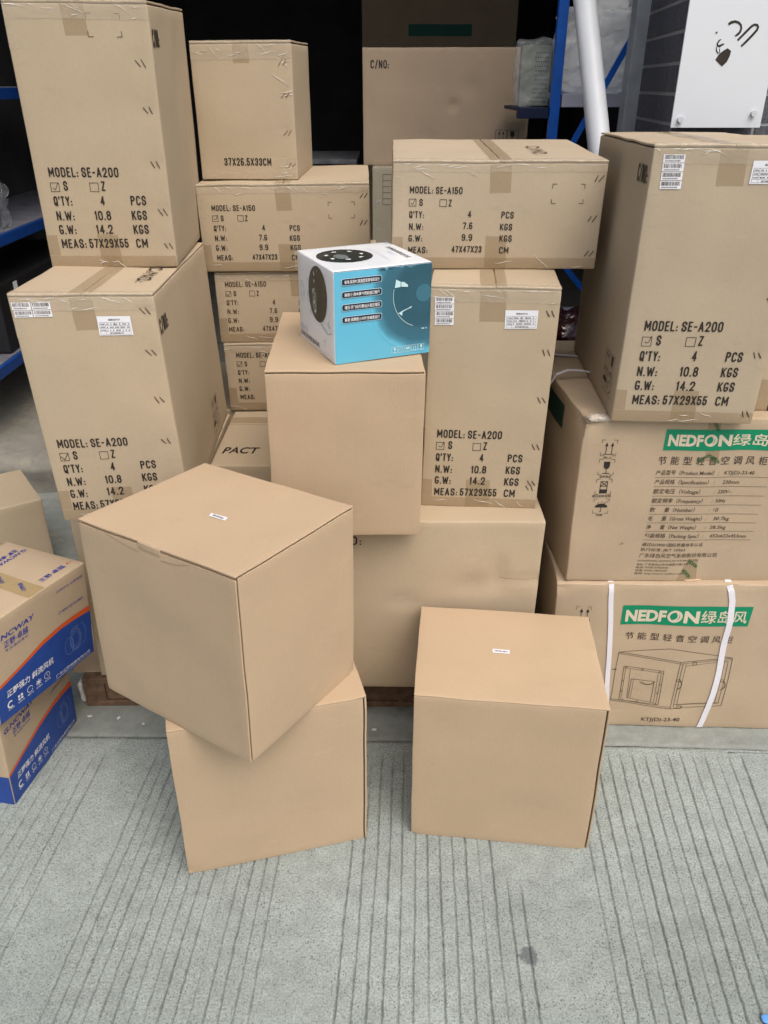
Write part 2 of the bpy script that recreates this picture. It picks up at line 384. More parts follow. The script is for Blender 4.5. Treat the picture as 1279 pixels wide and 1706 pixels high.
class P2:
    def __init__(s): s.V = []; s.F = []
    def poly(s, pts):
        o = len(s.V); s.V += pts; s.F.append(tuple(range(o, o + len(pts)))); return s
    def grid(s, a, b, c, d, n=None, m=None):
        """patch with corners a (u0 v0), b (u1 v0), c (u1 v1), d (u0 v1)"""
        L = lambda p, q: math.hypot(p[0] - q[0], p[1] - q[1])
        n = n or max(1, int(max(L(a, b), L(d, c)) / 0.012)); m = m or max(1, int(max(L(a, d), L(b, c)) / 0.012))
        o = len(s.V)
        for j in range(m + 1):
            for i in range(n + 1):
                x, y = i / n, j / m
                s.V.append(tuple(a[k] * (1 - x) * (1 - y) + b[k] * x * (1 - y) + c[k] * x * y + d[k] * (1 - x) * y for k in (0, 1)))
        for j in range(m):
            for i in range(n):
                q = o + j * (n + 1) + i
                s.F.append((q, q + 1, q + n + 2, q + n + 1))
        return s
    def rect(s, u0, v0, u1, v1): return s.grid((u0, v0), (u1, v0), (u1, v1), (u0, v1))
    def line(s, pts, w, close=False):
        pts = list(pts)
        if close: pts.append(pts[0])
        for (ax, ay), (bx, by) in zip(pts, pts[1:]):
            l = math.hypot(bx - ax, by - ay)
            if l < 1e-6: continue
            nx, ny = -(by - ay) / l * w / 2, (bx - ax) / l * w / 2
            ex, ey = (bx - ax) / l * w * 0.4, (by - ay) / l * w * 0.4
            ax, ay, bx, by = ax - ex, ay - ey, bx + ex, by + ey
            s.grid((ax - nx, ay - ny), (bx - nx, by - ny), (bx + nx, by + ny), (ax + nx, ay + ny), m=1)
        return s
    def frame(s, u0, v0, u1, v1, w): return s.line([(u0, v0), (u1, v0), (u1, v1), (u0, v1)], w, True)
    def arc(s, cx, cy, rx, ry, a0, a1, w, n=20):
        return s.line([(cx + rx * math.cos(math.radians(a0 + (a1 - a0) * k / n)), cy + ry * math.sin(math.radians(a0 + (a1 - a0) * k / n))) for k in range(n + 1)], w)
    def disc(s, cx, cy, rx, ry=None, clip=None, a0=0, a1=360, rings=6, n=40, rot=0):
        ry = ry or rx; o = len(s.V)
        cr, sr = math.cos(rot), math.sin(rot)
        for j in range(rings + 1):
            for k in range(n + 1):
                a = math.radians(a0 + (a1 - a0) * k / n); t = j / rings
                x, y = rx * t * math.cos(a), ry * t * math.sin(a)
                u, v = cx + x * cr - y * sr, cy + x * sr + y * cr
                if clip: u = min(max(u, clip[0]), clip[2]); v = min(max(v, clip[1]), clip[3])
                s.V.append((u, v))
        for j in range(rings):
            for k in range(n):
                q = o + j * (n + 1) + k
                s.F.append((q, q + n + 1, q + n + 2, q + 1))
        return s
    def text(s, t, u0, v0, u1, cap, bold=0.02, shear=0.0, flip=False):
        v, f = glyphs(t, bold)
        xs = [p[0] for p in v]; x0, x1 = min(xs), max(xs)
        k = (u1 - u0) / (x1 - x0) if u1 is not None else cap / 0.712
        o = len(s.V)
        w = (x1 - x0) * k
        for x, y in v:
            a, b = (x - x0) * k, y / 0.712 * cap
            if flip: a, b = w - a, -b + cap
            s.V.append((u0 + a + shear * b, v0 + b))
        s.F += [tuple(i + o for i in q) for q in f]
        return s
    def stencil(s, t, u0, v0, u1, cap, w=0.150):
        """condensed carton lettering drawn as strokes between u0 and u1"""
        adv = []; x = 0.0
        for ch in t:
            W = GLYPH_W.get(ch, 0.50); adv.append((x, W)); x += W + 0.13
        tot = x - 0.13; k = (u1 - u0) / tot; lw = w * cap
        for ch, (x, W) in zip(t, adv):
            hw = lw / 2 / (k * W) if W else 0
            for st in GLYPH.get(ch, ()):
                s.line([(u0 + k * (x + W * (hw + a * (1 - 2 * hw))), v0 + cap * (w / 2 + b * (1 - w))) for a, b in st], lw)
        return s
    def brackets(s, u0, v0, u1, v1, l, w):
        for u, v, du, dv in ((u0, v0, 1, 1), (u1, v0, -1, 1), (u1, v1, -1, -1), (u0, v1, 1, -1)):
            s.line([(u + du * l, v), (u, v), (u, v + dv * l)], w)
        return s
    def turned(s, cu, cv, deg):
        c, d = math.cos(math.radians(deg)), math.sin(math.radians(deg))
        s.V = [(cu + (u - cu) * c - (v - cv) * d, cv + (u - cu) * d + (v - cv) * c) for u, v in s.V]
        return s

def icon(p, kind, u, v, k, w=0.0012):
    """handling mark in a square of side k with its lower left corner at u, v"""
    if kind == 'up':
        for x in (0.3, 0.7):
            p.line([(u + x * k, v + 0.14 * k), (u + x * k, v + 0.75 * k)], w)
            p.poly([(u + (x - 0.11) * k, v + 0.68 * k), (u + (x + 0.11) * k, v + 0.68 * k), (u + x * k, v + 0.95 * k)])
        p.line([(u + 0.12 * k, v + 0.08 * k), (u + 0.88 * k, v + 0.08 * k)], w)
    elif kind == 'glass':
        p.poly([(u + 0.28 * k, v + 0.95 * k), (u + 0.3 * k, v + 0.55 * k), (u + 0.4 * k, v + 0.42 * k), (u + 0.6 * k, v + 0.42 * k), (u + 0.7 * k, v + 0.55 * k), (u + 0.72 * k, v + 0.95 * k)][::-1])
        p.line([(u + 0.5 * k, v + 0.45 * k), (u + 0.5 * k, v + 0.1 * k)], w)
        p.line([(u + 0.28 * k, v + 0.08 * k), (u + 0.72 * k, v + 0.08 * k)], w * 1.3)
    elif kind == 'rain':
        p.disc(u + 0.5 * k, v + 0.45 * k, 0.45 * k, 0.3 * k, a0=0, a1=180, rings=2, n=16)
        p.line([(u + 0.5 * k, v + 0.45 * k), (u + 0.5 * k, v + 0.1 * k), (u + 0.4 * k, v + 0.08 * k)], w)
        for x, y in ((0.3, 0.85), (0.55, 0.92), (0.75, 0.84), (0.9, 0.93)):
            p.line([(u + x * k, v + y * k), (u + (x - 0.06) * k, v + (y - 0.07) * k)], w)
    elif kind == 'stack':
        p.frame(u + 0.27 * k, v + 0.6 * k, u + 0.73 * k, v + 0.95 * k, w)
        p.line([(u + 0.27 * k, v + 0.6 * k), (u + 0.73 * k, v + 0.95 * k)], w); p.line([(u + 0.27 * k, v + 0.95 * k), (u + 0.73 * k, v + 0.6 * k)], w)
        p.frame(u + 0.27 * k, v + 0.33 * k, u + 0.73 * k, v + 0.6 * k, w)
        p.rect(u + 0.24 * k, v + 0.05 * k, u + 0.76 * k, v + 0.33 * k)
    elif kind == 'recycle':
        for a in (0, 120, 240):
            p.arc(u + 0.5 * k, v + 0.48 * k, 0.32 * k, 0.32 * k, a + 15, a + 100, w * 1.5, 6)

# --- cartons --------------------------------------------------------------
FIT = {
 'AL1': (-0.7023, 1.6171, 0.6831, 0.1538, 0.2866, 0.6257, 0.5094, -0.0232, 0.0142, 0.1192, -0.0082, -0.0042),
 'AL2': (-0.7833, 1.9152, 1.1925, 0.0489, 0.2918, 0.4872, 0.5400, 0.0043, -0.0180, -0.0202, -0.0023, 0.0194),
 'L1': (-0.5074, 2.3134, 1.1032, 0.0227, 0.4700, 0.4710, 0.2354, -0.0033, -0.0021, 0.0011, 0.0043, 0.0055),
 'L2': (-0.4855, 2.3272, 0.8949, 0.0227, 0.4700, 0.4700, 0.2083, -0.0003, -0.0028, 0.0000, 0.0048, 0.0048),
 'L3': (-0.4740, 2.3198, 0.6814, 0.0227, 0.4700, 0.4700, 0.2135, -0.0026, -0.0027, 0.0001, 0.0027, 0.0027),
 'S': (-0.5053, 2.3951, 1.3386, -0.0273, 0.2666, 0.3773, 0.3368, -0.0012, 0.0008, 0.0055, 0.0021, 0.0080),
 'P12': (-0.2556, 1.6018, 0.6464, 0.0253, 0.3374, 0.4922, 0.3977, 0.0042, -0.0020, -0.0058, -0.0033, 0.0003),
 'F13': (-0.1029, 1.6425, 1.0441, 0.4229, 0.2251, 0.2353, 0.1987, 0.0010, -0.0022, 0.0140, 0.0028, 0.0047),
 'A14': (0.1005, 1.7550, 0.6464, -0.0598, 0.2830, 0.5599, 0.5441, 0.0097, -0.0045, 0.0307, -0.0014, 0.0071),
 'A15': (0.0173, 1.9159, 1.1905, -0.0083, 0.4753, 0.4771, 0.2420, 0.0025, -0.0034, -0.0013, -0.0002, 0.0158),
 'C16': (-0.2666, 1.6796, 0.1323, -0.0159, 0.6492, 0.6000, 0.5141, 0.0058, -0.0012, -0.0001, 0.0020, 0.0),
 'AR': (0.5082, 1.6680, 0.9065, -0.0588, 0.3078, 0.5450, 0.5625, 0.0053, -0.0054, -0.0042, -0.0004, -0.0047),
 'N22': (0.4385, 1.6892, 0.4662, -0.0021, 0.6520, 0.6220, 0.4403, -0.0039, -0.0003, -0.0664, 0.0014, 0.0014),
 'N23': (0.4395, 1.6776, 0.0, -0.0334, 0.6514, 0.6220, 0.4662, 0.0, 0.0045, 0.0, 0.0089, -0.0024),
 'P9': (-0.2596, 1.1055, 0.4278, 0.9638, 0.3307, 0.4002, 0.4086, 0.0129, 0.0032, -0.0399, -0.0074, -0.0052),
 'P10': (-0.4427, 1.1946, 0.0, 0.2461, 0.4131, 0.3800, 0.4278, 0.0040, 0.0022, -0.0092, 0.0036, -0.0003),
 'P11': (0.0597, 1.3082, 0.0, -0.1134, 0.4131, 0.3383, 0.4184, -0.0007, 0.0070, -0.0256, 0.0008, -0.0046),
 'G2': (-0.9132, 1.3929, 0.0, 1.3992, 0.3008, 0.2615, 0.2641, 0.0093, -0.0110, -0.0011, 0.0003, 0.0003),
 'G1': (-0.8874, 1.3885, 0.2641, 1.1383, 0.3042, 0.2615, 0.2661, 0.0162, -0.0131, -0.0013, -0.0007, -0.0038),
 'C17': (-0.0881, 3.7532, 1.2637, -0.0365, 0.6965, 0.6000, 0.4467, -0.0010, 0.0021, 0.0, 0.0008, 0.0092),
 'C8': (-0.796, 1.757, 0.104, 0.01, 0.325, 0.53, 0.579, 0.004, 0, 0, 0, 0),
 'K': (-0.600, 2.330, 0.104, 0.0, 0.62, 0.48, 0.576, 0, 0, 0, 0, 0),
 'PACT': (-0.463, 1.918, 0.104, -0.005, 0.185, 0.40, 0.577, 0, 0, 0, 0, 0),
 'P27': (-1.541, 2.274, 0.0, 0.61, 0.40, 0.305, 0.28, 0, 0, 0, 0, 0),
 'C19': (-0.050, 3.66, 0.16, -0.02, 0.62, 0.6, 1.103, 0, 0, 0, 0, 0),
 'D18': (-0.170, 7.2, 0.16, 0.0, 1.20, 0.9, 2.3, 0, 0, 0, 0, 0),
 'A21': (0.856, 1.735, 0.9065, -0.02, 0.29, 0.55, 0.55, 0, 0, 0, 0, 0),
}

class Carton:
    def __init__(s, key, name, label, mat, cat='carton', group=None, bulge=0.0025, dents=(), flaps=False, body=True, warp=0.0012):
        x, y, z, yaw, s.w, s.d, s.h, s.sx, s.sy, s.k, s.tx, s.ty = FIT[key]
        s.seed = Vector((sum(map(ord, key)) * 1.37 % 50, len(key) * 7.1, x * 9.0))
        s.bulge = bulge; s.dents = dents; s.mat = mat; s.warp = warp
        s.root = thing(name, label, cat, (x, y, z), yaw, group)
        s.h0 = s.h - (0.0070 if flaps else 0)
        if body:
            V, F = grid_box(0, 0, 0, s.w, s.d, s.h0, 0.0035, 0.016)
            s.body = mesh_obj('carton_body', [s.M(s.disp(p)) for p in V], F, mat, s.root, True)
        if flaps:
            m = s.w / 2
            for x0, x1 in ((0.0005, m - 0.0012), (m + 0.0012, s.w - 0.0005)):
                s.slab('top_flap', x0, 0.0012 + 0.0020 * random.random(), s.h - 0.0042, x1, s.d, s.h, mat, wob=0.0016)
    # local solid coordinate -> object space with the carton's lean, skew and wavy edges
    def M(s, p):
        k = p.z / s.h
        x = p.x + s.sx * k + s.k * (p.y + s.sy * k - s.d / 2); y = p.y + s.sy * k
        z = p.z + k * (s.tx * (p.x / s.w - .5) + s.ty * (p.y / s.d - .5))
        n = noise.noise_vector(Vector((x, y, z)) * 9 + s.seed) * s.warp
        n.z *= min(1, p.z / 0.05)
        return Vector((x, y, z)) + n
    def facedisp(s, face, u, v):
        W, H = {'front': (s.w, s.h0), 'back': (s.w, s.h0), 'left': (s.d, s.h0), 'right': (s.d, s.h0), 'top': (s.w, s.d), 'bottom': (s.w, s.d)}[face]
        e = min(u, W - u, v, H - v) / 0.03
        e = max(0.0, min(1.0, e)); e = e * e * (3 - 2 * e)
        sd = {'front': 0, 'back': 9, 'left': 17, 'right': 23, 'top': 31, 'bottom': 41}[face]
        d = s.bulge * math.sin(math.pi * min(max(u / W, 0), 1)) * math.sin(math.pi * min(max(v / H, 0), 1)) * (0.3 if face == 'top' else 1)
        d += 0.0016 * noise.noise(Vector((u * 8, v * 8, sd)) + s.seed) * e
        for f, du, dv, r, dep, *asp in s.dents:
            if f == face:
                q = ((u - du) / r) ** 2 + ((v - dv) / (r * (asp[0] if asp else 1))) ** 2
                if q < 1: d -= dep * (1 - q) ** 2
        return d if face != 'bottom' else 0.0
    def disp(s, p):
        q = Vector(p); eps = 0.0036
        if p.y < eps: q.y -= s.facedisp('front', p.x, p.z) * (1 - p.y / eps)
        if p.y > s.d - eps: q.y += s.facedisp('back', p.x, p.z)
        if p.x < eps: q.x -= s.facedisp('left', s.d - p.y, p.z) * (1 - p.x / eps)
        if p.x > s.w - eps: q.x += s.facedisp('right', p.y, p.z)
        if p.z > s.h0 - eps: q.z += s.facedisp('top', p.x, p.y)
        return q
    def S(s, face, u, v, off):
        off = off + s.facedisp(face, u, v)
        top = s.h if s.h0 < s.h else s.h0
        p = {'front': (u, -off, v), 'right': (s.w + off, u, v), 'left': (-off, s.d - u, v), 'top': (u, v, top + (off if s.h0 == s.h else off - s.facedisp(face, u, v) + 0.0012))}[face]
        return s.M(Vector(p))
    def slab(s, name, x0, y0, z0, x1, y1, z1, mat, wob=0.0006, parent=None, r=0.0012, ph=0.0):
        V, F = grid_box(x0, y0, z0, x1, y1, z1, r, 0.02)
        out = []
        for p in V:
            n = noise.noise_vector(p * 11 + s.seed * 2 + Vector((ph, x0 * 30, z0 * 9))) * wob
            out.append(s.M(s.disp(p) if False else p) + n)
        return mesh_obj(name, out, F, mat, parent or s.root, True)
    def emit(s, face, p2, mat, name, parent=None, off=0.0008, smooth=True):
        V = [s.S(face, u, v, off) for u, v in p2.V]
        return mesh_obj(name, V, p2.F, mat, parent or s.root, smooth)
    def staples(s, face, spots, tilt=119, mat=METAL):
        for u, v in spots:
            u += random.uniform(-.002, .002); v += random.uniform(-.003, .003)
            for k in (-1, 1):
                a = math.radians(tilt + random.uniform(-9, 9)); L = random.uniform(.0070, .0088)
                cu = u + k * 0.0056
                o = MB()
                pa = s.S(face, cu - math.cos(a) * L, v - math.sin(a) * L, 0.0006)
                pb = s.S(face, cu + math.cos(a) * L, v + math.sin(a) * L, 0.0006)
                pm = s.S(face, cu, v, 0.0016)
                o.tube([pa, pm, pb], 0.0012, 6); o.build('staple', mat, s.root)
    def tape(s, face, p2, clear=False, name='packing_tape'):
        return s.emit(face, p2, CLEAR if clear else TAPE, name, off=0.0006)
    def wrinkles(s, face, u0, v0, u1, v1, n, seed):
        """folds in the clear tape along an edge, coloured pale to stand for glints"""
        rnd = random.Random(seed); mb = MB()
        for k in range(n):
            u = rnd.uniform(u0, u1); v = rnd.uniform(v0, v1); vmax = (s.h0 - .001) if face == 'front' else 9
            a = rnd.choice((rnd.uniform(-14, 10), rnd.uniform(-14, 10), rnd.uniform(-55, -20)))
            L = rnd.uniform(0.008, 0.030); c, d = math.cos(math.radians(a)), math.sin(math.radians(a))
            pts = [s.S(face, min(max(u + c * L * t, 0), s.w), min(vmax, v + d * L * t + 0.0015 * math.sin(3 * t)), 0.0006 + 0.0004 * (1 - t * t)) for t in (-1, -.5, 0, .5, 1)]
            mb.tube(pts, [0.0002, 0.0005, 0.0007, 0.0005, 0.0002], 5)
        return mb.build('wrinkle_glint', GLINT, s.root, True)

def barcode_label(c, face, quads, seed):
    """one white sticker per quad row list: quad corners a b c d, with printed bars"""
    rnd = random.Random(seed)
    for (a, b, cc, d) in quads:
        st = c.emit(face, P2().grid(a, b, cc, d), LABEL, 'barcode_label', off=0.0014)
        p = P2(); x = 0.06
        bl = lambda x, y: tuple(a[k] * (1 - x) * (1 - y) + b[k] * x * (1 - y) + cc[k] * x * y + d[k] * (1 - x) * y for k in (0, 1))
        while x < 0.92:
            w = rnd.choice((0.012, 0.018, 0.03)); p.poly([bl(x, 0.42), bl(x + w, 0.42), bl(x + w, 0.92), bl(x, 0.92)]); x += w + rnd.choice((0.014, 0.022, 0.034))
        x = 0.08
        while x < 0.8:
            w = rnd.uniform(0.02, 0.04); p.poly([bl(x, 0.14), bl(x + w, 0.14), bl(x + w, 0.27), bl(x, 0.27)]); x += w + 0.018
        c.emit(face, p, INK_F, 'barcode_print', st, off=0.0018)

def info_label(c, face, a, b, cc, d, seed):
    rnd = random.Random(seed)
    st = c.emit(face, P2().grid(a, b, cc, d), LABEL, 'info_label', off=0.0014)
    bl = lambda x, y: tuple(a[k] * (1 - x) * (1 - y) + b[k] * x * (1 - y) + cc[k] * x * y + d[k] * (1 - x) * y for k in (0, 1))
    p = P2()
    for y in (0.06, 0.2, 0.36, 0.52, 0.68):
        p.line([bl(0.05, y), bl(0.95, y)], 0.0004)
    for x in (0.05, 0.22, 0.95): p.line([bl(x, 0.06), bl(x, 0.68)], 0.0004)
    for x in (0.5, 0.66): p.line([bl(x, 0.36), bl(x, 0.68)], 0.0004)
    def txt(t, x, y, x1, h):
        u, v = bl(x, y); p.text(t, u, v, bl(x1, y)[0], h)
    txt('检验合格证', 0.33, 0.78, 0.68, 0.003)
    for y in (0.24, 0.4, 0.56):
        txt('产品名称' if y > .5 else ('执行标准' if y > .3 else '生产日期'), 0.07, y, 0.2, 0.0022)
        x = 0.26
        while x < 0.9:
            w = rnd.uniform(0.02, 0.035); p.poly([bl(x, y), bl(x + w, y), bl(x + w, y + 0.06), bl(x, y + 0.06)]); x += w + rnd.choice((0.012, 0.012, 0.06))
    txt('通风设备有限公司', 0.32, 0.09, 0.72, 0.0022)
    c.emit(face, p, INK_F, 'label_print', st, off=0.0018)

# printed panel of the tall and the low export cartons; tick styles differ by hand
def tick(p, u, v, k, style):
    if style == 0: p.line([(u + .1 * k, v + .55 * k), (u + .45 * k, v + .12 * k), (u + .98 * k, v + .95 * k)], 0.0013)
    elif style == 1: p.line([(u + .25 * k, v + .45 * k), (u + .5 * k, v + .2 * k), (u + .9 * k, v + 1.0 * k)], 0.0010)
    else: p.line([(u + .3 * k, v + .5 * k), (u + .45 * k, v + .36 * k), (u + .7 * k, v + .42 * k), (u + .95 * k, v + 1.1 * k)], 0.0012)

def export_print(c, model, nw, gw, meas, low=False, du=0.0, dv=0.0, sc=1.0, style=0, mat=INK):
    p = P2()
    B = 0.026
    if not low:
        cap = 0.0205
        rows = [('MODEL: ' + model, .031, .187, .1845, cap), ('S', .0588, .158, .0681, cap), ('Z', .1422, .158, .151, cap),
                ("Q'TY:", .0313, .1255, .072, cap), ('4', .1356, .1265, .1449, cap), ('PCS', .2032, .1265, .2374, cap),
                ('N.W:', .0316, .0935, .0718, cap), (nw, .1176, .0942, .1543, cap), ('KGS', .2013, .0942, .2349, cap),
                ('G.W:', .0318, .0632, .0702, cap), (gw, .1156, .0635, .1534, cap), ('KGS', .2004, .0629, .2347, cap),
                ('MEAS:', .0317, .0315, .0874, cap), (meas, .0941, .0318, .1839, cap), ('CM', .2019, .0315, .2283, cap)]
        boxes = ((.0306, .156), (.1173, .1565)); k = .0185
    else:
        cap = 0.0152
        rows = [('MODEL: ' + model, .0386, .1709, .157, cap), ('S', .0605, .1438, .0684, cap), ('Z', .1268, .1438, .1338, cap),
                ("Q'TY:", .0385, .1172, .0716, cap), ('4', .1717, .1185, .1796, cap), ('PCS', .2479, .1166, .2761, cap),
                ('N.W:', .0384, .0908, .0711, cap), (nw, .1614, .0925, .1836, cap), ('KGS', .2467, .0897, .2746, cap),
                ('G.W:', .0381, .0644, .0696, cap), (gw, .16, .066, .1843, cap), ('KGS', .2473, .0638, .2759, cap),
                ('MEAS:', .0383, .0372, .0825, cap), (meas, .1381, .0388, .2076, cap), ('CM', .2485, .0366, .2701, cap)]
        boxes = ((.038, .1432), (.1067, .1435)); k = .0152
    for t, u0, v0, u1, cp in rows:
        p.stencil(t, u0 * sc + du, v0 * sc + dv, u1 * sc + du, cp * sc)
    c.emit('front', p, mat, 'stencil_lettering', off=0.0010)
    q = P2()
    for n, (u, v) in enumerate(boxes):
        q.frame(u * sc + du, v * sc + dv, (u + k) * sc + du, (v + k) * sc + dv, 0.0011)
    tick(q, boxes[0][0] * sc + du, boxes[0][1] * sc + dv, k * sc, style)
    c.emit('front', q, mat, 'tick_boxes', off=0.0010)

EDGE = film('glossy_edge_tape', (0.62, 0.54, 0.41), 0.36, 0.09, 0.5, 60)
def wrap_tape(c, u0, u1, drop, over, seed):
    """clear tape folded over the top front edge, creased along its length"""
    nu = int((u1 - u0) / 0.0035); V = []; F = []
    prof = [('f', c.h - drop + drop * .92 * k / 7) for k in range(8)] + [('c', 20), ('c', 45), ('c', 70)] + [('t', 0.004 + (over - .004) * k / 4) for k in range(5)]
    for i in range(nu + 1):
        u = u0 + (u1 - u0) * i / nu
        for j, (kd, t) in enumerate(prof):
            n = 0.0009 * noise.noise(Vector((u * 70, j * .55, seed))) + 0.0006 * noise.noise(Vector((u * 190, j * .9, seed + 4)))
            o = 0.0012 + n * (1.0 if 3 < j < 13 else 0.45)
            if kd == 'f': p = Vector((u, -o - c.facedisp('front', u, min(t, c.h0)), t))
            elif kd == 'c': p = Vector((u, 0.0025 - math.cos(math.radians(t)) * (0.0028 + o), c.h - 0.0022 + math.sin(math.radians(t)) * (0.0025 + o)))
            else: p = Vector((u, t, c.h + o + 0.0006))
            if j == 0: p.z += 0.0015 * noise.noise(Vector((u * 40, 3, seed)))
            V.append(c.M(p))
    m = len(prof)
    for i in range(nu):
        for j in range(m - 1): F.append((i * m + j, (i + 1) * m + j, (i + 1) * m + j + 1, i * m + j + 1))
    return mesh_obj('edge_tape', V, F, EDGE, c.root, True)
def tall_tapes(c, tu0, tu1, tv, seed, top=True):
    w, h, d = c.w, c.h, c.d
    c.tape('front', P2().grid((tu0 + .003, tv), (tu1 + .002, tv + .001), (tu1, c.h0 - .001), (tu0, c.h0 - .001)))
    c.tape('front', P2().grid((tu0 + .002, 0.001), (tu1 + .002, 0.001), (tu1, .075), (tu0, .077)))
    wrap_tape(c, 0.001, w - 0.001, 0.034 if h > .3 else 0.024, 0.024 if top else 0.008, seed)
    c.tape('front', P2().grid((0.001, 0.001), (w - .001, 0.001), (w - .001, .026), (0.001, .028)), False, 'edge_tape')
    c.tape('front', P2().grid((0.0005, h - .09), (.024, h - .088), (.024, h - .034), (0.0005, h - .034)), True, 'edge_tape')
    c.tape('front', P2().grid((0.0005, .029), (.026, .028), (.025, .075), (0.0005, .075)), False, 'edge_tape')
    if top:
        c.tape('top', P2().grid((tu0, 0.001), (tu1, 0.001), (tu1 + .001, d - .01), (tu0 + .001, d - .01)))
    c.wrinkles('front', 0.004, h - 0.016, w - 0.01, h - 0.006, 7, seed); c.wrinkles('front', 0.004, h - 0.034, w - 0.01, h - 0.008, 4, seed + 7)
    c.wrinkles('front', 0.01, 0.004, w - 0.01, 0.02, 4, seed + 1)

random.seed(7)
# ------------------------------------------------------------------ the setting
def J(x):                                    # joint between the grooved slab and the smooth strip
    return 1.612 - 0.022 * x - 0.02 * max(0, x - 0.5) + 0.004 * noise.noise(Vector((x * 9, 3, 0))) + 0.0015 * noise.noise(Vector((x * 60, 7, 0)))

lines = []
def groove_set(xa0, xa1, n, xb0, xb1, ya=0.87, yb=1.54, miss=(), start={}):
    for i in range(n):
        if i in miss: continue
        t = i / (n - 1)
        lines.append((xa0 + (xa1 - xa0) * t, xb0 + (xb1 - xb0) * t, ya, yb, 0.82 + 0.18 * random.random(), start.get(i, (-9, 9))))
groove_set(-1.19, -0.795, 14, -1.12, -0.745)
groove_set(-0.660, -0.262, 15, -0.606, -0.228)
groove_set(-0.096, 0.297, 14, -0.062, 0.312, start={12: (-9, 1.20), 13: (-9, 1.19)})
groove_set(0.455, 0.870, 15, 0.497, 0.945, start={0: (-9, 1.32)})
groove_set(1.03, 1.42, 14, 1.11, 1.52)
groove_set(-1.72, -1.33, 14, -1.62, -1.25)

def pavement():
    fx = [-1.25 + 0.0017 * k for k in range(int(2.5 / 0.0017) + 1)]
    xs = [-30, -12, -6, -3, -2, -1.6, -1.4] + fx + [1.4, 1.6, 2, 3, 6, 12, 30]
    ys = [-30, -12, -5, -2, -0.8, -0.2, 0.2, 0.45] + [0.6 + 0.0055 * k for k in range(180)]
    ys = [y for y in ys if y < 1.57] + [None, None, None]
    V = []; D = []; F = []
    nx = len(xs); i0 = xs.index(fx[0])
    for jy, y0 in enumerate(ys):
        row_z = [0.0] * nx; row_d = [0.0] * nx
        yy = y0 if y0 is not None else 1.6
        for xa, xb, ya, yb, amp, (s0, s1) in lines:
            if not s0 < yy < s1: continue
            g = xa + (xb - xa) * (yy - ya) / (yb - ya)
            g += 0.0011 * noise.noise(Vector((xa * 90, yy * 60, 1))) + 0.0009 * noise.noise(Vector((xa * 57, yy * 150, 6))) + 0.0022 * noise.noise(Vector((xa * 40, yy * 5, 2)))
            hw = 0.0026 + 0.0012 * noise.noise(Vector((xa * 70, yy * 70, 9))) + 0.0008 * noise.noise(Vector((xa * 33, yy * 160, 3)))
            fade = max(0.0, min(1.0, 0.9 + 0.9 * noise.noise(Vector((xa * 31, yy * 2.3, 4)))))
            e = max(0, min(1, (1.575 - yy) / 0.05)) * max(0, min(1, (s1 - yy) / 0.06))
            c = int((g - fx[0]) / 0.0017)
            for i in range(c - 3, c + 5):
                if 0 <= i < len(fx):
                    t = abs(fx[i] - g) / hw
                    if t < 1:
                        q = (1 - t ** 3) * amp * fade * e
                        row_z[i0 + i] = max(row_z[i0 + i], q)
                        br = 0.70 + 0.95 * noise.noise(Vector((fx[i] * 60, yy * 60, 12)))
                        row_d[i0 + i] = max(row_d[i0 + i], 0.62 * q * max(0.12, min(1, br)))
        for i, x in enumerate(xs):
            if y0 is None:
                k = jy - (len(ys) - 3)
                y = J(x) - (0.016, 0.006, 0.003)[k]
            else: y = y0
            z = 0.0008 * noise.noise(Vector((x * 6, y * 6, 0))) + 0.0004 * noise.noise(Vector((x * 40, y * 40, 5))) - 0.0052 * row_z[i]
            if y0 is None: z += (0, 0.001, -0.006)[k]
            V.append((x, y, z)); D.append(row_d[i])
    for j in range(len(ys) - 1):
        for i in range(nx - 1):
            a = j * nx + i
            F.append((a, a + 1, a + nx + 1, a + nx))
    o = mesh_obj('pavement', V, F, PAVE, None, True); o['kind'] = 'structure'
    at = o.data.attributes.new('groove_dark', 'FLOAT', 'POINT'); at.data.foreach_set('value', D)
pavement()

def forecourt():
    xs = [-30, -10, -4, -2.5] + [-1.8 + 0.0125 * k for k in range(289)] + [2.5, 4, 10, 30]
    rows = [0.003, 0.006, 0.014, 0.022, 0.03, 0.04, 0.05, 0.06, 0.075] + [0.03 + 0.06 * k for k in range(1, 26)]
    V = []; F = []; nx = len(xs)
    for j, r in enumerate(rows):
        for x in xs:
            y = J(x) + r
            z = (-0.006, -0.001, 0.0006, 0)[min(j, 3)]
            if r < 0.13: z -= (0.0035 + (0.004 if x > 0.35 else 0)) * max(0, noise.noise(Vector((x * 26, r * 60, 8)))) + 0.0015 * abs(noise.noise(Vector((x * 70, r * 90, 4))))
            z += 0.0006 * noise.noise(Vector((x * 7, y * 7, 3)))
            V.append((x, y, z))
    for j in range(len(rows) - 1):
        for i in range(nx - 1):
            a = j * nx + i; F.append((a, a + 1, a + nx + 1, a + nx))
    o = mesh_obj('forecourt', V, F, STRIP, None, True); o['kind'] = 'structure'
forecourt()
g = mesh_obj('ground', [(-200, -200, -.02), (200, -200, -.02), (200, 200, -.02), (-200, 200, -.02)], [(0, 1, 2, 3)], STRIP); g['kind'] = 'structure'

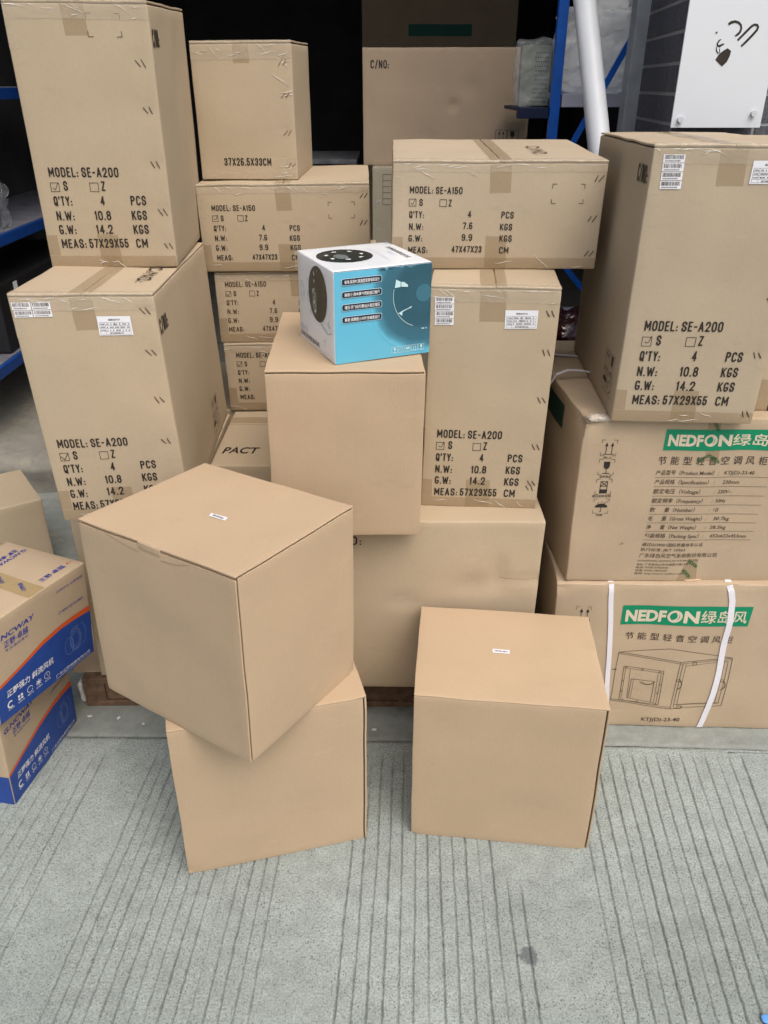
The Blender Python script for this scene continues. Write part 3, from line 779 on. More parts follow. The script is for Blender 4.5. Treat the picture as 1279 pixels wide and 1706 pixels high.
def shop_floor():
    xs = [-2.6 + 0.05 * k for k in range(95)]
    prof = [(0.0, -0.02), (0.004, 0.06), (0.0, 0.10), (0.012, 0.125), (0.03, 0.15), (0.06, 0.158), (0.12, 0.16), (0.5, 0.16), (6.6, 0.16)]
    V = []; F = []; nx = len(xs)
    for dy, z in prof:
        for x in xs:
            n = noise.noise(Vector((x * 6, dy * 10, z * 12)))
            V.append((x, 3.10 + dy + 0.03 * (x + 1.6) * 0 + ((0.03 * n + 0.012 * noise.noise(Vector((x * 25, dy * 30, 2)))) if dy < 0.2 else 0), z + ((0.016 * n + 0.006 * noise.noise(Vector((x * 30, dy * 40, 6)))) if 0.03 < z < 0.159 else 0)))
    for j in range(len(prof) - 1):
        for i in range(nx - 1):
            a = j * nx + i; F.append((a, a + 1, a + nx + 1, a + nx))
    o = mesh_obj('shop_floor', V, F, SHOPF, None, True); o['kind'] = 'structure'
shop_floor()

# the shop itself: side walls, back wall, ceiling, lintel and the front above it
shop = thing('shop_building', 'shop front with a wide dark opening behind the stacked cartons', 'building', (0, 3.1, 0))
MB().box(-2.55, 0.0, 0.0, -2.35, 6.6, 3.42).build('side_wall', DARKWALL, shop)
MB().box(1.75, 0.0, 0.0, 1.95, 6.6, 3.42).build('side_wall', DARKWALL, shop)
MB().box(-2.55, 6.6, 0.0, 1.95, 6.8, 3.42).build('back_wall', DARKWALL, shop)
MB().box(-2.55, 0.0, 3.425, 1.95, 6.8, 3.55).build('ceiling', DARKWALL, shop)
MB().box(-2.34, 0.0, 3.00, 1.74, 0.16, 3.40).build('lintel', DARKWALL, shop)  # unseen; its height is set by how much daylight should get inside
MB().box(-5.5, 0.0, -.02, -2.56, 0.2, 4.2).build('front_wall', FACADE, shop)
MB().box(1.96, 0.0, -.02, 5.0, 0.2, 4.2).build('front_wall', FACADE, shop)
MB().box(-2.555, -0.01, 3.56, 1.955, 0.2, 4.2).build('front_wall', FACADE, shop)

# brick pier at the right of the opening
pier = thing('brick_pier', 'dark grey brick pier at the right side of the shop opening', 'pier', (0.785, 2.432, 0))
px, pdep = 0.067, 0.55                                              # side face runs back and slightly right
mb = MB()
mb.V += [Vector(v) for v in ((0.004, 0.004, 0), (0.62, 0.004, 0), (0.62, 0.66, 0), (px + .004, 0.66, 0), (0.004, 0.004, 2.6), (0.62, 0.004, 2.6), (0.62, 0.66, 2.6), (px + .004, 0.66, 2.6))]
mb.F += [(0, 1, 2, 3)[::-1], (4, 5, 6, 7), (0, 1, 5, 4), (1, 2, 6, 5), (2, 3, 7, 6), (3, 0, 4, 7)]
mb.build('mortar', MORTAR_M, pier)
mb = MB(); CH = 0.0735
def prism(a, b, z0, z1, nrm, t=0.0025):
    a, b, n = Vector(a), Vector(b), Vector(nrm).normalized() * t
    o = len(mb.V)
    for z in (z0, z1):
        for p in (a, b, b + n, a + n): mb.V.append(Vector((p.x, p.y, z)))
    mb.F += [(o + 3, o + 2, o + 1, o), (o + 4, o + 5, o + 6, o + 7)] + [(o + k, o + (k + 1) % 4, o + 4 + (k + 1) % 4, o + 4 + k) for k in range(4)]
sdir = Vector((px, 0.656, 0)).normalized(); snrm = Vector((-sdir.y, sdir.x, 0))
for r in range(35):
    z0 = 0.01 + r * CH; z1 = z0 + CH - 0.009
    t = -0.11 * (r % 2)
    while t < 0.62:
        a, b = max(t, 0.002), min(t + 0.225, 0.62)
        if b - a > 0.02: prism(Vector((.004, .004, 0)) + sdir * a, Vector((.004, .004, 0)) + sdir * b, z0, z1, snrm)
        t += 0.235
    t = -0.11 * ((r + 1) % 2)
    while t < 0.6:
        a, b = max(t, 0.004), min(t + 0.225, 0.6)
        if b - a > 0.02: prism((.004 + a, .004, 0), (.004 + b, .004, 0), z0, z1, (0, -1, 0))
        t += 0.235
mb.build('brick_facing', BRICK_M, pier)

# roller-door guide rail
rail = thing('door_rail', 'grey metal roller door rail standing between pier and blue rack', 'door rail', (0.80, 2.955, 0.16))
MB().box(0.0, 0.0, -0.16, 0.043, 0.004, 2.30).build('front_flange', RAIL_M, rail)
MB().box(-0.002, 0.0045, -0.16, 0.002, 0.07, 2.30).build('side_web', RAIL_M, rail)
MB().box(0.041, 0.0045, -0.16, 0.045, 0.07, 2.30).build('side_web', RAIL_M, rail)

# white acrylic sign on stand-offs
sign = thing('acrylic_sign', 'white acrylic sign with black brush strokes on the grey brick pier', 'sign', (0.779, 2.40, 1.468))
MB().box(0, 0, 0, 0.243, 0.005, 0.62, 0.001).build('panel', ACRYL, sign)
for x, z in ((0.022, 0.02), (0.217, 0.035), (0.024, 0.40), (0.219, 0.40), (0.236, 0.24)):
    s = MB().tube([(x, -0.009, z), (x, -0.0005, z)], 0.0075, 16).build('standoff', STEEL, sign, False)
    MB().tube([(x, 0.0055, z), (x, 0.034, z)], 0.005, 12).build('spacer', STEEL, s, False)
def brush(pts, wid):
    V = []; F = []
    for i, (x, z) in enumerate(pts):
        a = pts[max(i - 1, 0)]; b = pts[min(i + 1, len(pts) - 1)]
        dx, dz = b[0] - a[0], b[1] - a[1]; l = math.hypot(dx, dz) or 1
        w = wid[i] / 2 if hasattr(wid, '__len__') else wid / 2
        V += [(x - dz / l * w, -0.0006, z + dx / l * w), (x + dz / l * w, -0.0006, z - dx / l * w)]
    for i in range(len(pts) - 1): F.append((2 * i, 2 * i + 1, 2 * i + 3, 2 * i + 2))
    return V, F
def sx(px_, py_):                              # strokes measured on the sign face
    return ((px_ - 1139) / 151 * 0.243, 0.290 - py_ / 210 * 0.290)
def emit_strokes(strokes):
    V = []; F = []
    for pts, w in strokes:
        v, f = brush([sx(*p) for p in pts], w); o = len(V); V += v; F += [tuple(i + o for i in q) for q in f]
    mesh_obj('brush_lettering', V, F, INK, sign)
K = 880; s_ = 3.2055
Q = lambda *pp: [(K + a / s_, b / s_) for a, b in pp]
emit_strokes([
    (Q((1046, 116), (1058, 106), (1078, 101), (1096, 106), (1110, 118), (1116, 136), (1112, 156), (1102, 168), (1090, 176)), [.006, .007, .006, .0055, .005, .005, .006, .006, .003]),
    (Q((1108, 198), (1140, 158), (1168, 124), (1180, 117), (1194, 119), (1201, 130), (1198, 144), (1180, 170), (1152, 206), (1132, 229)), [.005, .006, .006, .0055, .006, .006, .006, .006, .006, .005]),
    (Q((1022, 192), (1012, 200), (1006, 214), (1009, 226), (1020, 228), (1036, 218), (1042, 216)), [.002, .004, .004, .005, .006, .004, .002]),
    (Q((1003, 232), (1008, 252), (1018, 266), (1026, 262), (1022, 240)), [.002, .003, .003, .002, .002]),
    (Q((988, 162), (996, 154)), [.004, .004]),
    (Q((1030, 318), (1048, 290), (1064, 264), (1074, 246)), [.026, .030, .022, .012]),
])

# PVC pipe leaning on the lintel
d0 = Vector((0.623, 2.5, 1.387)); d1 = Vector((0.578, 2.72, 1.79)); dr = (d1 - d0).normalized()
pb = d0 - dr * ((d0.z - 0.02) / dr.z); pt = d0 + dr * ((3.05 - d0.z) / dr.z)
pipe = thing('plastic_pipe', 'white plastic pipe leaning upright behind the cartons', 'pipe', pb)
MB().tube([Vector((0, 0, 0)), (pt - pb) * 0.5, pt - pb], 0.0325, 32).build('pipe_wall', PIPE_M, pipe, True)
MB().tube([Vector((0, 0, -0.012)), dr * 0.05], 0.036, 32).build('end_collar', PIPE_M, pipe, True)

# ------------------------------------------------------------------ racks inside the shop
rack = thing('storage_rack', 'blue steel rack with grey shelf behind the white pipe', 'rack', (0.633, 3.30, 0.16))
for x, y in ((0, 0), (1.0, 0)):
    MB().box(x - 0.018, y, 0, x + 0.018, y + 0.032, 2.2, 0.003).build('upright', BLUE_M, rack)
for z in (1.36, 0.45):
    MB().box(0.023, 0.002, z - 0.022, 0.978, 0.05, z + 0.022).build('shelf_beam', GREY_M, rack)
    MB().box(0.0225, 0.052, z + 0.004, 0.978, 0.54, z + 0.02).build('shelf_board', GREY_M, rack)
MB().bar((0.035, -0.012, 1.14), (0.33, -0.012, 1.72), 0.022, 0.006).build('brace', BLUE_M, rack)
MB().bar((0.045, -0.012, 0.82), (0.28, -0.012, 0.565), 0.022, 0.006).build('brace', BLUE_M, rack)

def rounded_panel(w, h, r, t, n=8):
    pts = []
    for cx, cz, a in ((w - r, h - r, 0), (r, h - r, 90), (r, r, 180), (w - r, r, 270)):
        for k in range(n + 1):
            q = math.radians(a + 90 * k / n); pts.append((cx + r * math.cos(q), cz + r * math.sin(q)))
    m = len(pts)
    V = [(x, 0, z) for x, z in pts] + [(x, t, z) for x, z in pts]
    F = [tuple(range(m))[::-1] if False else tuple(range(m)), tuple(range(2 * m - 1, m - 1, -1))] + [(k, k + m, (k + 1) % m + m, (k + 1) % m) for k in range(m)]
    return V, F
tray = thing('wrapped_panel', 'pale grille panel wrapped in clear plastic on the grey shelf', 'panel', (0.662, 3.40, 1.5425))
V, F = rounded_panel(0.255, 0.235, 0.04, 0.03)
mesh_obj('panel', V, F, CREAM, tray)
V, F = rounded_panel(0.205, 0.19, 0.03, 0.006)
mesh_obj('inner_face', [(x + .025, y - .008, z + .022) for x, y, z in V], F, CREAM, tray)
def crumple(w, h, d, amp, seed, n=26):
    """loose plastic film round a block"""
    V, F = grid_box(0, 0, 0, w, d, h, 0.02, w / n)
    out = []
    for p in V:
        q = noise.noise_vector(p * 16 + Vector((seed, 0, 0))) * amp + noise.noise_vector(p * 45 + Vector((0, seed, 0))) * amp * 0.5
        if p.z < 0.004: q.z = abs(q.z) * 0.2
        out.append(p + q)
    return out, F
V, F = crumple(0.30, 0.27, 0.10, 0.016, 3, 40)
mesh_obj('plastic_film', [(v.x - .025, v.y - 0.035, v.z) for v in V], F, WRAP, tray, True)
tray2 = thing('perforated_panel', 'perforated panel in clear plastic left of the blue upright', 'panel', (0.515, 3.42, 1.50))
p = MB().box(0, 0, 0, 0.11, 0.05, 0.20).build('panel', plain('olive_panel', (0.26, 0.29, 0.24), .5, var=.1), tray2)
hb = MB()
for i in range(6):
    for k in range(12):
        hb.tube([(0.052 + i * 0.009 + (k % 2) * 0.0045, -0.0006, 0.014 + k * 0.0148), (0.052 + i * 0.009 + (k % 2) * 0.0045, 0.0004, 0.014 + k * 0.0148)], 0.0026, 6)
hb.build('perforations', BLACKP, tray2)
V, F = crumple(0.155, 0.225, 0.09, 0.015, 8)
mesh_obj('plastic_film', [(v.x - .02, v.y - 0.025, v.z) for v in V], F, film('thin_film', (0.7, 0.75, 0.75), 0.2, 0.08, 1.0, 30), tray2, True)
MB().box(-0.135, 0.002, 1.30, -0.0225, 0.05, 1.337).build('shelf_beam', BLUE_SHADE_M, rack)
MB().box(-0.135, 0.0505, 1.325, -0.0225, 0.40, 1.337).build('shelf_board', BLUE_SHADE_M, rack)
bag = thing('plastic_bag', 'clear plastic bag standing above the wrapped panel', 'bag', (0.76, 3.47, 1.56))
V, F = crumple(0.17, 0.36, 0.09, 0.018, 21)
mesh_obj('bag_film', [(v.x * (1 - 0.5 * max(0, v.z - .2)), v.y, v.z) for v in V], F, WRAP, bag, True)
MB().box(0.02, 0.02, 0.004, 0.15, 0.07, 0.3, 0.01).build('contents', CREAM, bag)
rb = thing('dark_bag', 'dark crumpled film bag on the floor below the blue brace', 'bag', (0.53, 2.62, 0.0))
V, F = crumple(0.34, 0.86, 0.26, 0.03, 33)
mesh_obj('bag_film', V, F, plain('dark_film', (0.035, 0.012, 0.014), 0.15, spec=0.6, bump=0.8, bscale=35), rb, True)

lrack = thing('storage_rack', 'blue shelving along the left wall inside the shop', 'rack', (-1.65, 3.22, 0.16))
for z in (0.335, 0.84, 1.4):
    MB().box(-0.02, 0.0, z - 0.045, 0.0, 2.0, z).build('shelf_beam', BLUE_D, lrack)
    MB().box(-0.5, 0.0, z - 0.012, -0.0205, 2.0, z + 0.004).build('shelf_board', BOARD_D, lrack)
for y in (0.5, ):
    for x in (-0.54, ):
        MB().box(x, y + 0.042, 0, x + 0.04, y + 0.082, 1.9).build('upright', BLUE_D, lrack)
case = thing('black_case', 'black case with a white tag on the lower blue shelf', 'case', (-2.06, 3.50, 0.5))
MB().box(0, 0, 0, 0.38, 1.2, 0.30, 0.012).build('case_body', BLACKP, case)
MB().box(0.3805, 0.16, 0.24, 0.3825, 0.20, 0.285, 0.0008).build('tag', LABEL, case)
lb = thing('plastic_bag', 'crumpled clear bag on the upper blue shelf', 'bag', (-1.92, 3.42, 1.005))
V, F = crumple(0.24, 0.2, 0.4, 0.03, 14)
WRAP_D = film('film_in_shade', (0.45, 0.50, 0.55), 0.16, 0.08, 1.0, 30)  # film colour dimmed to stand for shade on the shelf
mesh_obj('bag_film', V, F, WRAP_D, lb, True)
MB().box(0.03, 0.03, 0.002, 0.2, 0.36, 0.12, 0.01).build('contents', BLACKP, lb)
can = thing('blue_canister', 'small dark blue canister on a dark cabinet behind the low cartons', 'canister', (-0.36, 4.0, 1.28))
MB().tube([(0, 0, 0), (0, 0, 0.07)], 0.03, 20).build('can_body', plain('dark_blue_can', (0.03, 0.06, 0.14), 0.4), can)
MB().tube([(0, 0, 0.0705), (0, 0, 0.08)], 0.022, 16).build('cap', BLACKP, can)
cab = thing('dark_cabinet', 'dark cabinet in the shop behind the low carton stack', 'cabinet', (-0.75, 3.86, 0.16))
MB().box(0, 0, 0, 0.62, 0.5, 1.1).build('cabinet_body', BLACKP, cab)
MB().box(-0.01, -0.02, 1.1015, 0.63, 0.51, 1.119).build('cabinet_top', plain('cabinet_top', (0.10, 0.11, 0.12), 0.4, var=0.4, bscale=25), cab)

# ------------------------------------------------------------------ pallets
def pallet(label, x, y, w, d, h, yaw=0.0, torn=False):
    t = thing('wooden_pallet', label, 'pallet', (x, y, 0), yaw, 'pallets under the carton stacks')
    n = 5
    for k in range(n):
        bw = d / n * 0.8; y0 = (d - bw) * k / (n - 1)
        MB().box(0, y0, h - 0.018, w, y0 + bw, h, 0.002).build('deck_board', WOOD, t)
    for k in range(3):
        x0 = (w - 0.06) * k / 2
        MB().box(x0, 0.002, 0.0185, x0 + 0.06, d - 0.002, h - 0.0185, 0.002).build('bearer', WOOD, t)
    MB().box(0.0615, 0.004, 0.022, w - 0.0615, 0.02, h - 0.020, 0.002).build('front_board', WOOD, t)
    for k in range(3):
        y0 = (d - 0.09) * k / 2
        MB().box(0, y0, 0, w, y0 + 0.09, 0.018, 0.002).build('bottom_board', WOOD, t)
    if torn:
        V, F = crumple(0.012, 0.075, 0.05, 0.006, 5, 6)
        mesh_obj('torn_paper', [(v.x - 0.013, v.y - 0.006, v.z + 0.012) for v in V], F, plain('torn_paper', (0.6, 0.6, 0.58), 0.8), t, True)
    return t
pallet('brown wooden pallet under the left carton stack', -0.852, 1.748, 0.59, 0.95, 0.099, 0.01, True)
pallet('reddish brown wooden pallet under the big dented carton', -0.215, 1.748, 0.57, 0.52, 0.1315, -0.015)
sheet = thing('cardboard_sheet', 'loose cardboard sheet lying on the left pallet', 'cardboard', (-0.885, 1.775, 0.0995), 0.03)
V, F = grid_box(0, 0, 0, 0.55, 0.9, 0.004, 0.001, 0.03)
mesh_obj('sheet', [Vector((v.x - 0.05 * v.y, v.y, v.z)) for v in V], F, KRAFT, sheet)

# ------------------------------------------------------------------ big plain-looking cartons at the base
c = Carton('C8', 'shipping_carton', 'carton on the left pallet mostly hidden under the tall labelled carton', EXPORT, flaps=False, group='cartons on pallets')
c = Carton('PACT', 'shipping_carton', 'carton with italic capital letters on its top, beneath the low carton stack', EXPORT, flaps=False, group='cartons on pallets')
c.emit('top', P2().text('PACT', 0.018, 0.078, 0.113, 0.040, 0.02, 0.12), INK, 'top_lettering', off=0.001)
c.tape('top', P2().rect(0.002, 0.30, 0.183, 0.345), False)
Carton('K', 'shipping_carton', 'carton hidden beneath the stack of three low cartons', EXPORT, group='cartons on pallets')
c.emit('top', P2().line([(0.002, 0.288), (0.183, 0.286)], 0.0016), INSIDE, 'flap_seam', off=0.0008)
C16 = c = Carton('C16', 'shipping_carton', 'large dented carton on the reddish pallet under the tall centre boxes', EXPORT, group='cartons on pallets', bulge=0.004,
           dents=(('front', 0.545, 0.372, 0.028, 0.008, 2.4), ('front', 0.50, 0.335, 0.10, 0.005, 0.45), ('front', 0.315, 0.285, 0.07, 0.004, 0.5), ('front', 0.60, 0.351, 0.07, 0.003, 0.14), ('front', 0.649, 0.351, 0.03, 0.006)))
c.emit('front', P2().stencil('C/NO:', 0.110, 0.4475, 0.2068, 0.0245), INK, 'stencil_lettering', off=0.001)
c.emit('front', P2().line([(0.648, 0.352), (0.62, 0.349), (0.585, 0.351), (0.55, 0.354)], 0.0009), INSIDE, 'crease_line', off=0.0008)
c.tape('right', P2().rect(0.002, 0.42, 0.2, 0.47), False)

# ------------------------------------------------------------------ low export cartons (left stack of three, one at the right)
def low_carton(key, label, style, tu, mat=EXPORT, du=0.0, dv=0.0, seed=1, st=(), br=True, darkink=INK):
    c = Carton(key, 'shipping_carton', label, mat, flaps=True, group='low export cartons',
               dents=tuple(('front', u, v, 0.016, 0.0016) for u, v in st))
    export_print(c, 'SE-A150', '7.6', '9.9', '47X47X23', True, du, dv, 1.0, style, darkink)
    tall_tapes(c, tu[0], tu[1], c.h - 0.07, seed)
    if br: c.emit('front', P2().brackets(.3575, .150 + dv, .4285, .192 + dv, .009, .0012), INK_F, 'corner_marks', off=0.001)
    c.staples('front', st, 60)
    return c
low_carton('L3', 'low printed carton, bottom of the stack of three left of centre', 0, (.215, .262), du=-0.004, dv=0.001, seed=31, st=((.455, .17), (.455, .1), (.455, .04)))
low_carton('L2', 'low printed carton, middle of the stack of three left of centre', 0, (.215, .262), du=-0.010, dv=-0.004, seed=32, st=((.455, .17), (.455, .1), (.455, .04)), darkink=INK_BROWN)
low_carton('L1', 'low printed carton, top of the stack of three left of centre', 2, (.213, .256), dv=-0.005, seed=33, st=((.455, .205), (.455, .13), (.455, .05)))
A15 = low_carton('A15', 'low printed carton lying across the top of the tall centre carton', 1, (.215, .2635), seed=34, st=((.4586, .2056), (.4542, .1178), (.4556, .0354)), mat=EXPORT_B)
p = P2().stencil('C/NO:', 0, 0, 0.17, 0.036); p.V = [(0.329 + 0.20 * 0 + v * 0.95 + 0.0, 0.272 - u) for u, v in p.V]
A15.emit('top', p, INK_BROWN, 'top_lettering', off=0.0012)

# small square carton on top of the three
c = Carton('S', 'shipping_carton', 'small squarish carton standing on the left stack of low cartons', EXPORT, flaps=True,
           dents=tuple(('front', u, v, 0.018, 0.002) for u, v in ((.242, .2885), (.2437, .2075), (.2476, .1214), (.2494, .0342))))
c.emit('front', P2().stencil('37X26.5X33CM', .066, .0358, .1956, .0195), INK, 'stencil_lettering', off=0.001)
c.tape('front', P2().rect(.112, .286, .1545, .3305)); wrap_tape(c, .001, .2655, .042, .02, 91)
c.tape('top', P2().rect(.112, .001, .1545, .36)); c.tape('front', P2().rect(.225, .001, .2655, .055), True, 'edge_tape')
c.tape('front', P2().rect(.001, .001, .2655, .02), True, 'edge_tape')
c.wrinkles('front', .01, .30, .25, .328, 12, 77); c.wrinkles('front', .225, .2, .26, .3, 5, 78); c.wrinkles('front', .225, .005, .26, .04, 4, 79)
c.staples('front', ((.242, .2885), (.2437, .2075), (.2476, .1214), (.2494, .0342)), 50, plain('dull_staple', (0.35, 0.26, 0.17), 0.4, metal=0.6))

# ------------------------------------------------------------------ tall export cartons
TALL = 'tall export cartons'
def tall_carton(key, label, style, tu, tv, st, seed, du=0.0, dv=0.0, sc=1.0, mat=EXPORT):
    c = Carton(key, 'shipping_carton', label, mat, flaps=True, group=TALL,
               dents=tuple(('front', u, v, 0.022, 0.003) for u, v in st))
    export_print(c, 'SE-A200', '10.8', '14.2', '57X29X55', False, du, dv, sc, style)
    tall_tapes(c, tu[0], tu[1], tv, seed)
    c.staples('front', st)
    return c
AL1 = tall_carton('AL1', 'tall printed carton with two white labels, bottom of the left pair', 0, (.1185, .164), .4355,
                  ((.2641, .4711), (.2635, .383), (.2628, .2773), (.2598, .1787), (.259, .075)), 41, du=-0.003, dv=-0.005, sc=0.972)
barcode_label(AL1, 'front', [((.0045, .4775), (.0415, .4785), (.0412, .4935), (.0045, .4925)), ((.0435, .4785), (.0804, .4795), (.0804, .4945), (.0432, .4935)),
                             ((.0062, .4625), (.0415, .4635), (.0412, .477), (.0062, .476)), ((.0435, .4635), (.0804, .4645), (.0804, .478), (.0432, .477))], 5)
info_label(AL1, 'front', (.1656, .4242), (.2333, .4237), (.2327, .4637), (.1665, .4638), 3)
AL1.emit('right', P2().stencil('C/NO:', .012, .418, .088, .034), INK, 'stencil_lettering', off=0.001)
def care_marks(c, face, u0, v0, k, w=0.0011):
    q = P2()
    for n, kd in enumerate(('up', 'glass', 'rain', 'recycle')):
        u, v = u0 + (n % 2) * k * 1.12, v0 + (1 - n // 2) * k * 1.12
        icon(q, kd, u, v, k, w * 1.4); q.frame(u, v, u + k, v + k, w)
    c.emit(face, q, INK_F, 'handling_marks', off=0.001)
care_marks(AL1, 'right', .395, .03, .043)
AL2 = tall_carton('AL2', 'tall printed carton with corner marks, top of the left pair', 1, (.1155, .163), .4755,
                  ((.2652, .4292), (.268, .3341), (.2699, .2257), (.273, .1248), (.276, .0486)), 43, du=0.001, dv=0.014)
AL2.emit('front', P2().brackets(.1648, .4745, .2328, .5165, .010, .0012), INK_F, 'corner_marks', off=0.001)
AL2.emit('right', P2().stencil('C/NO:', .012, .455, .088, .034), INK, 'stencil_lettering', off=0.001)
pp = P2().stencil('C/NO:', 0, 0, 0.16, 0.034); pp.V = [(0.225 + v * 0.9, 0.262 - u) for u, v in pp.V]
AL1.emit('top', pp, INK, 'top_lettering', off=0.0012)
A14 = tall_carton('A14', 'tall printed carton with two white labels, behind the plain centre box', 2, (.1075, .1655), .4675,
                  ((.2651, .4879), (.2643, .398), (.2654, .2859), (.2657, .1672), (.2657, .068), (.262, .055)), 45, mat=EXPORT)
barcode_label(A14, 'front', [((.0131 - .0005 * n, .4584 + n * .0157), (.0541 - .0006 * n, .459 + n * .0157), (.0538 - .0006 * n, .4735 + n * .0157), (.0128 - .0005 * n, .4729 + n * .0157)) for n in range(4)], 9)
info_label(A14, 'front', (.167, .4531), (.2365, .4546), (.2369, .4948), (.1655, .4941), 12)
AR = tall_carton('AR', 'tall printed carton on the right, standing on the green-banner carton', 2, (.1260, .1785), .489,
                 ((.29, .49), (.289, .39), (.288, .27), (.2853, .1566), (.2899, .0231)), 47, du=0.006, dv=0.009, sc=1.05, mat=EXPORT_B)
barcode_label(AR, 'front', [((.0216 - .0003 * n, .4833 + n * .0157), (.0628 - .0003 * n, .4836 + n * .0157), (.0626 - .0003 * n, .498 + n * .0157), (.0214 - .0003 * n, .4977 + n * .0157)) for n in range(4)], 19)
info_label(AR, 'front', (.190, .494), (.258, .494), (.259, .535), (.191, .535), 15)
care_marks(AR, 'left', .408, .036, .044)
pp = P2().stencil('C/NO:', 0.445, .49, .53, .034)
AR.emit('left', pp, INK, 'stencil_lettering', off=0.001)
A21 = tall_carton('A21', 'tall printed carton cut off by the right edge, beside the right labelled one', 0, (.12, .17), .48, ((.27, .4),), 49, du=-0.002, dv=-0.038)

# ------------------------------------------------------------------ appliance cartons with the green banner, lower right
def banner(c, u0, v0, u1, v1, slant, nu0, nu1, nv, ncap, lu0, lu1):
    g = c.emit('front', P2().grid((u0, v0), (u1 - slant, v0), (u1, v1), (u0 + slant * 0.3, v1)), GREEN, 'green_banner', off=0.0010)
    p = P2()
    w = nu1 - nu0
    p.text('NEDF', nu0, nv, nu0 + w * 0.545, ncap, 0.045)
    cx, cy = nu0 + w * 0.665, nv + ncap / 2
    rx, ry, lw = w * 0.085, ncap * 0.46, w * 0.034
    p.arc(cx, cy, rx, ry, 60, 230, lw, 14); p.arc(cx, cy, rx, ry, -120, 50, lw, 14)
    p.arc(cx - rx * .35, cy + ry * 0.1, rx * 0.9, ry * 0.9, -80, 40, lw * .7, 8)
    p.text('N', nu0 + w * 0.79, nv, nu1, ncap, 0.045)
    p.text('绿岛风', lu0, nv + ncap * 0.05, lu1, ncap * 0.86, 0.012)
    c.emit('front', p, LETTER, 'banner_lettering', g, off=0.0016)

N22 = Carton('N22', 'appliance_carton', 'scuffed carton with green banner and printed table, under the right tall carton', APPL, bulge=0.004, group='green banner cartons', warp=0.003,
             dents=(('front', 0.0, 0.44, 0.05, 0.010), ('left', 0.62, 0.44, 0.06, 0.012), ('top', 0.0, 0.0, 0.06, 0.014), ('top', 0.06, 0.0, 0.05, 0.008), ('front', .03, .2, .12, .003)))
banner(N22, .1890, .3612, .5180, .4130, .004, .1975, .3440, .3735, .0265, .3462, .4700)
p = P2()
for k, ch in enumerate('节能型轻音空调风柜'):
    u = .1825 + k * .02905; p.text(ch, u, .3262, u + .0195, .0165, 0.006)
N22.emit('front', p, INK_F, 'product_line', off=0.001)
rows = [('产品型号（Product Model）:', 'KTJ(D)-23-40', .147), ('产品规格（Specification） :', '230mm', .142), ('额定电压（Voltage）', ':  220V~', .113), ('额定频率（Frequency）', ':  50Hz', .124),
        ('数      量（Number）', ':  1台', .110), ('毛      重（Gross Weight）:', '30.7kg', .143), ('净      重（Net Weight）', ':  28.5kg', .122), ('包装规格（Packing Spec）:', '652x622x453mm', .145)]
vcol = [.3408, .3403, .325, .325, .325, .338, .322, .3383]
vend = [.41, .379, .365, .357, .346, .376, .372, .4251]
p = P2()
for k, (a, b, wd) in enumerate(rows):
    v = .2985 - k * .02425; u = .1800 - k * .0005
    p.text(a, u, v, u + wd, .0098, 0.004, .12); p.text(b, vcol[k], v + .0004, vend[k], .0092, 0.004, .12)
    p.line([(u - .0004, v - .0072), (.4465 - k * .001, v - .006)], 0.0008)
for t, u, v, u1, cp in (('通过ISO9001国际质量体系认证', .176, .1045, .3257, .0078), ('执行标准: JB/T 10563', .1753, .0905, .2838, .0074), ('广东绿岛风空气系统股份有限公司', .1747, .0722, .3664, .0098),
                        ('GUANGDONG NEDFON AIR SYSTEM CO.,LTD', .1731, .0597, .3232, .0046), ('地址: 广东省台山市台城南兴路15号', .1725, .0480, .2995, .0052),
                        ('电话: 0750-5456666', .1723, .0392, .2518, .0048), ('传真: 0750-5455555', .1715, .0298, .2495, .0048), ('官网: http://www.nedfon.com', .1711, .0210, .2909, .0048)):
    p.text(t, u, v, u1, cp, 0.002)
N22.emit('front', p, INK_F, 'printed_table', off=0.001)
p = P2()
for kd, v, t, tu in (('up', .3472, '向上', (.0539, .0735)), ('glass', .299, '易碎物品', (.0502, .0775)), ('stack', .2485, '堆码层数极限', (.0393, .084)), ('rain', .1967, '怕雨', (.0542, .070))):
    icon(p, kd, .0470, v, .034, .0014); p.brackets(.0455, v - .001, .0815, v + .0385, .008, .0009)
    p.text(t, tu[0], v - .0085, tu[1], .0052, .004)
N22.emit('front', p, INK, 'handling_marks', off=0.001)
t = N22.tape('front', P2().grid((.275, .0005), (.3265, .0005), (.322, .065), (.298, .067)))
def tape_words(c, par, spots, cap=.0085):
    p = P2()
    for u, v, a in spots:
        q = P2().text('NEDFON', u, v, u + .030, cap, .03).turned(u, v, a); o = len(p.V); p.V += q.V; p.F += [tuple(i + o for i in f) for f in q.F]
    c.emit('front', p, plain('dark_green_print', (0.02, 0.12, 0.035), .4), 'tape_print', par, off=0.0018)
tape_words(N22, t, ((.296, .058, -38), (.285, .032, -48)))
t2 = N22.tape('front', P2().grid((.290, .335), (.322, .335), (.312, .439), (.282, .439)))
tape_words(N22, t2, ((.292, .434, -60), (.298, .346, -38), (.276, .332, 35)), .007)
N22.emit('front', P2().disc(.127, .1105, .004, .0028, rings=2, n=9).disc(.122, .1085, .0022, .0012, rings=2, n=7), INSIDE, 'puncture', off=0.0009)
gq = N22.emit('left', P2().grid((.28, .35), (.463, .35), (.463, .41), (.28, .41)), plain('green_side_in_shade', (0.0, 0.045, 0.028), .5), 'green_banner', off=0.001)  # green print darkened, the gap's shadow is in the colour
p = P2()
for k in range(5): p.rect(.01, 0, .0101, .0001) if False else None
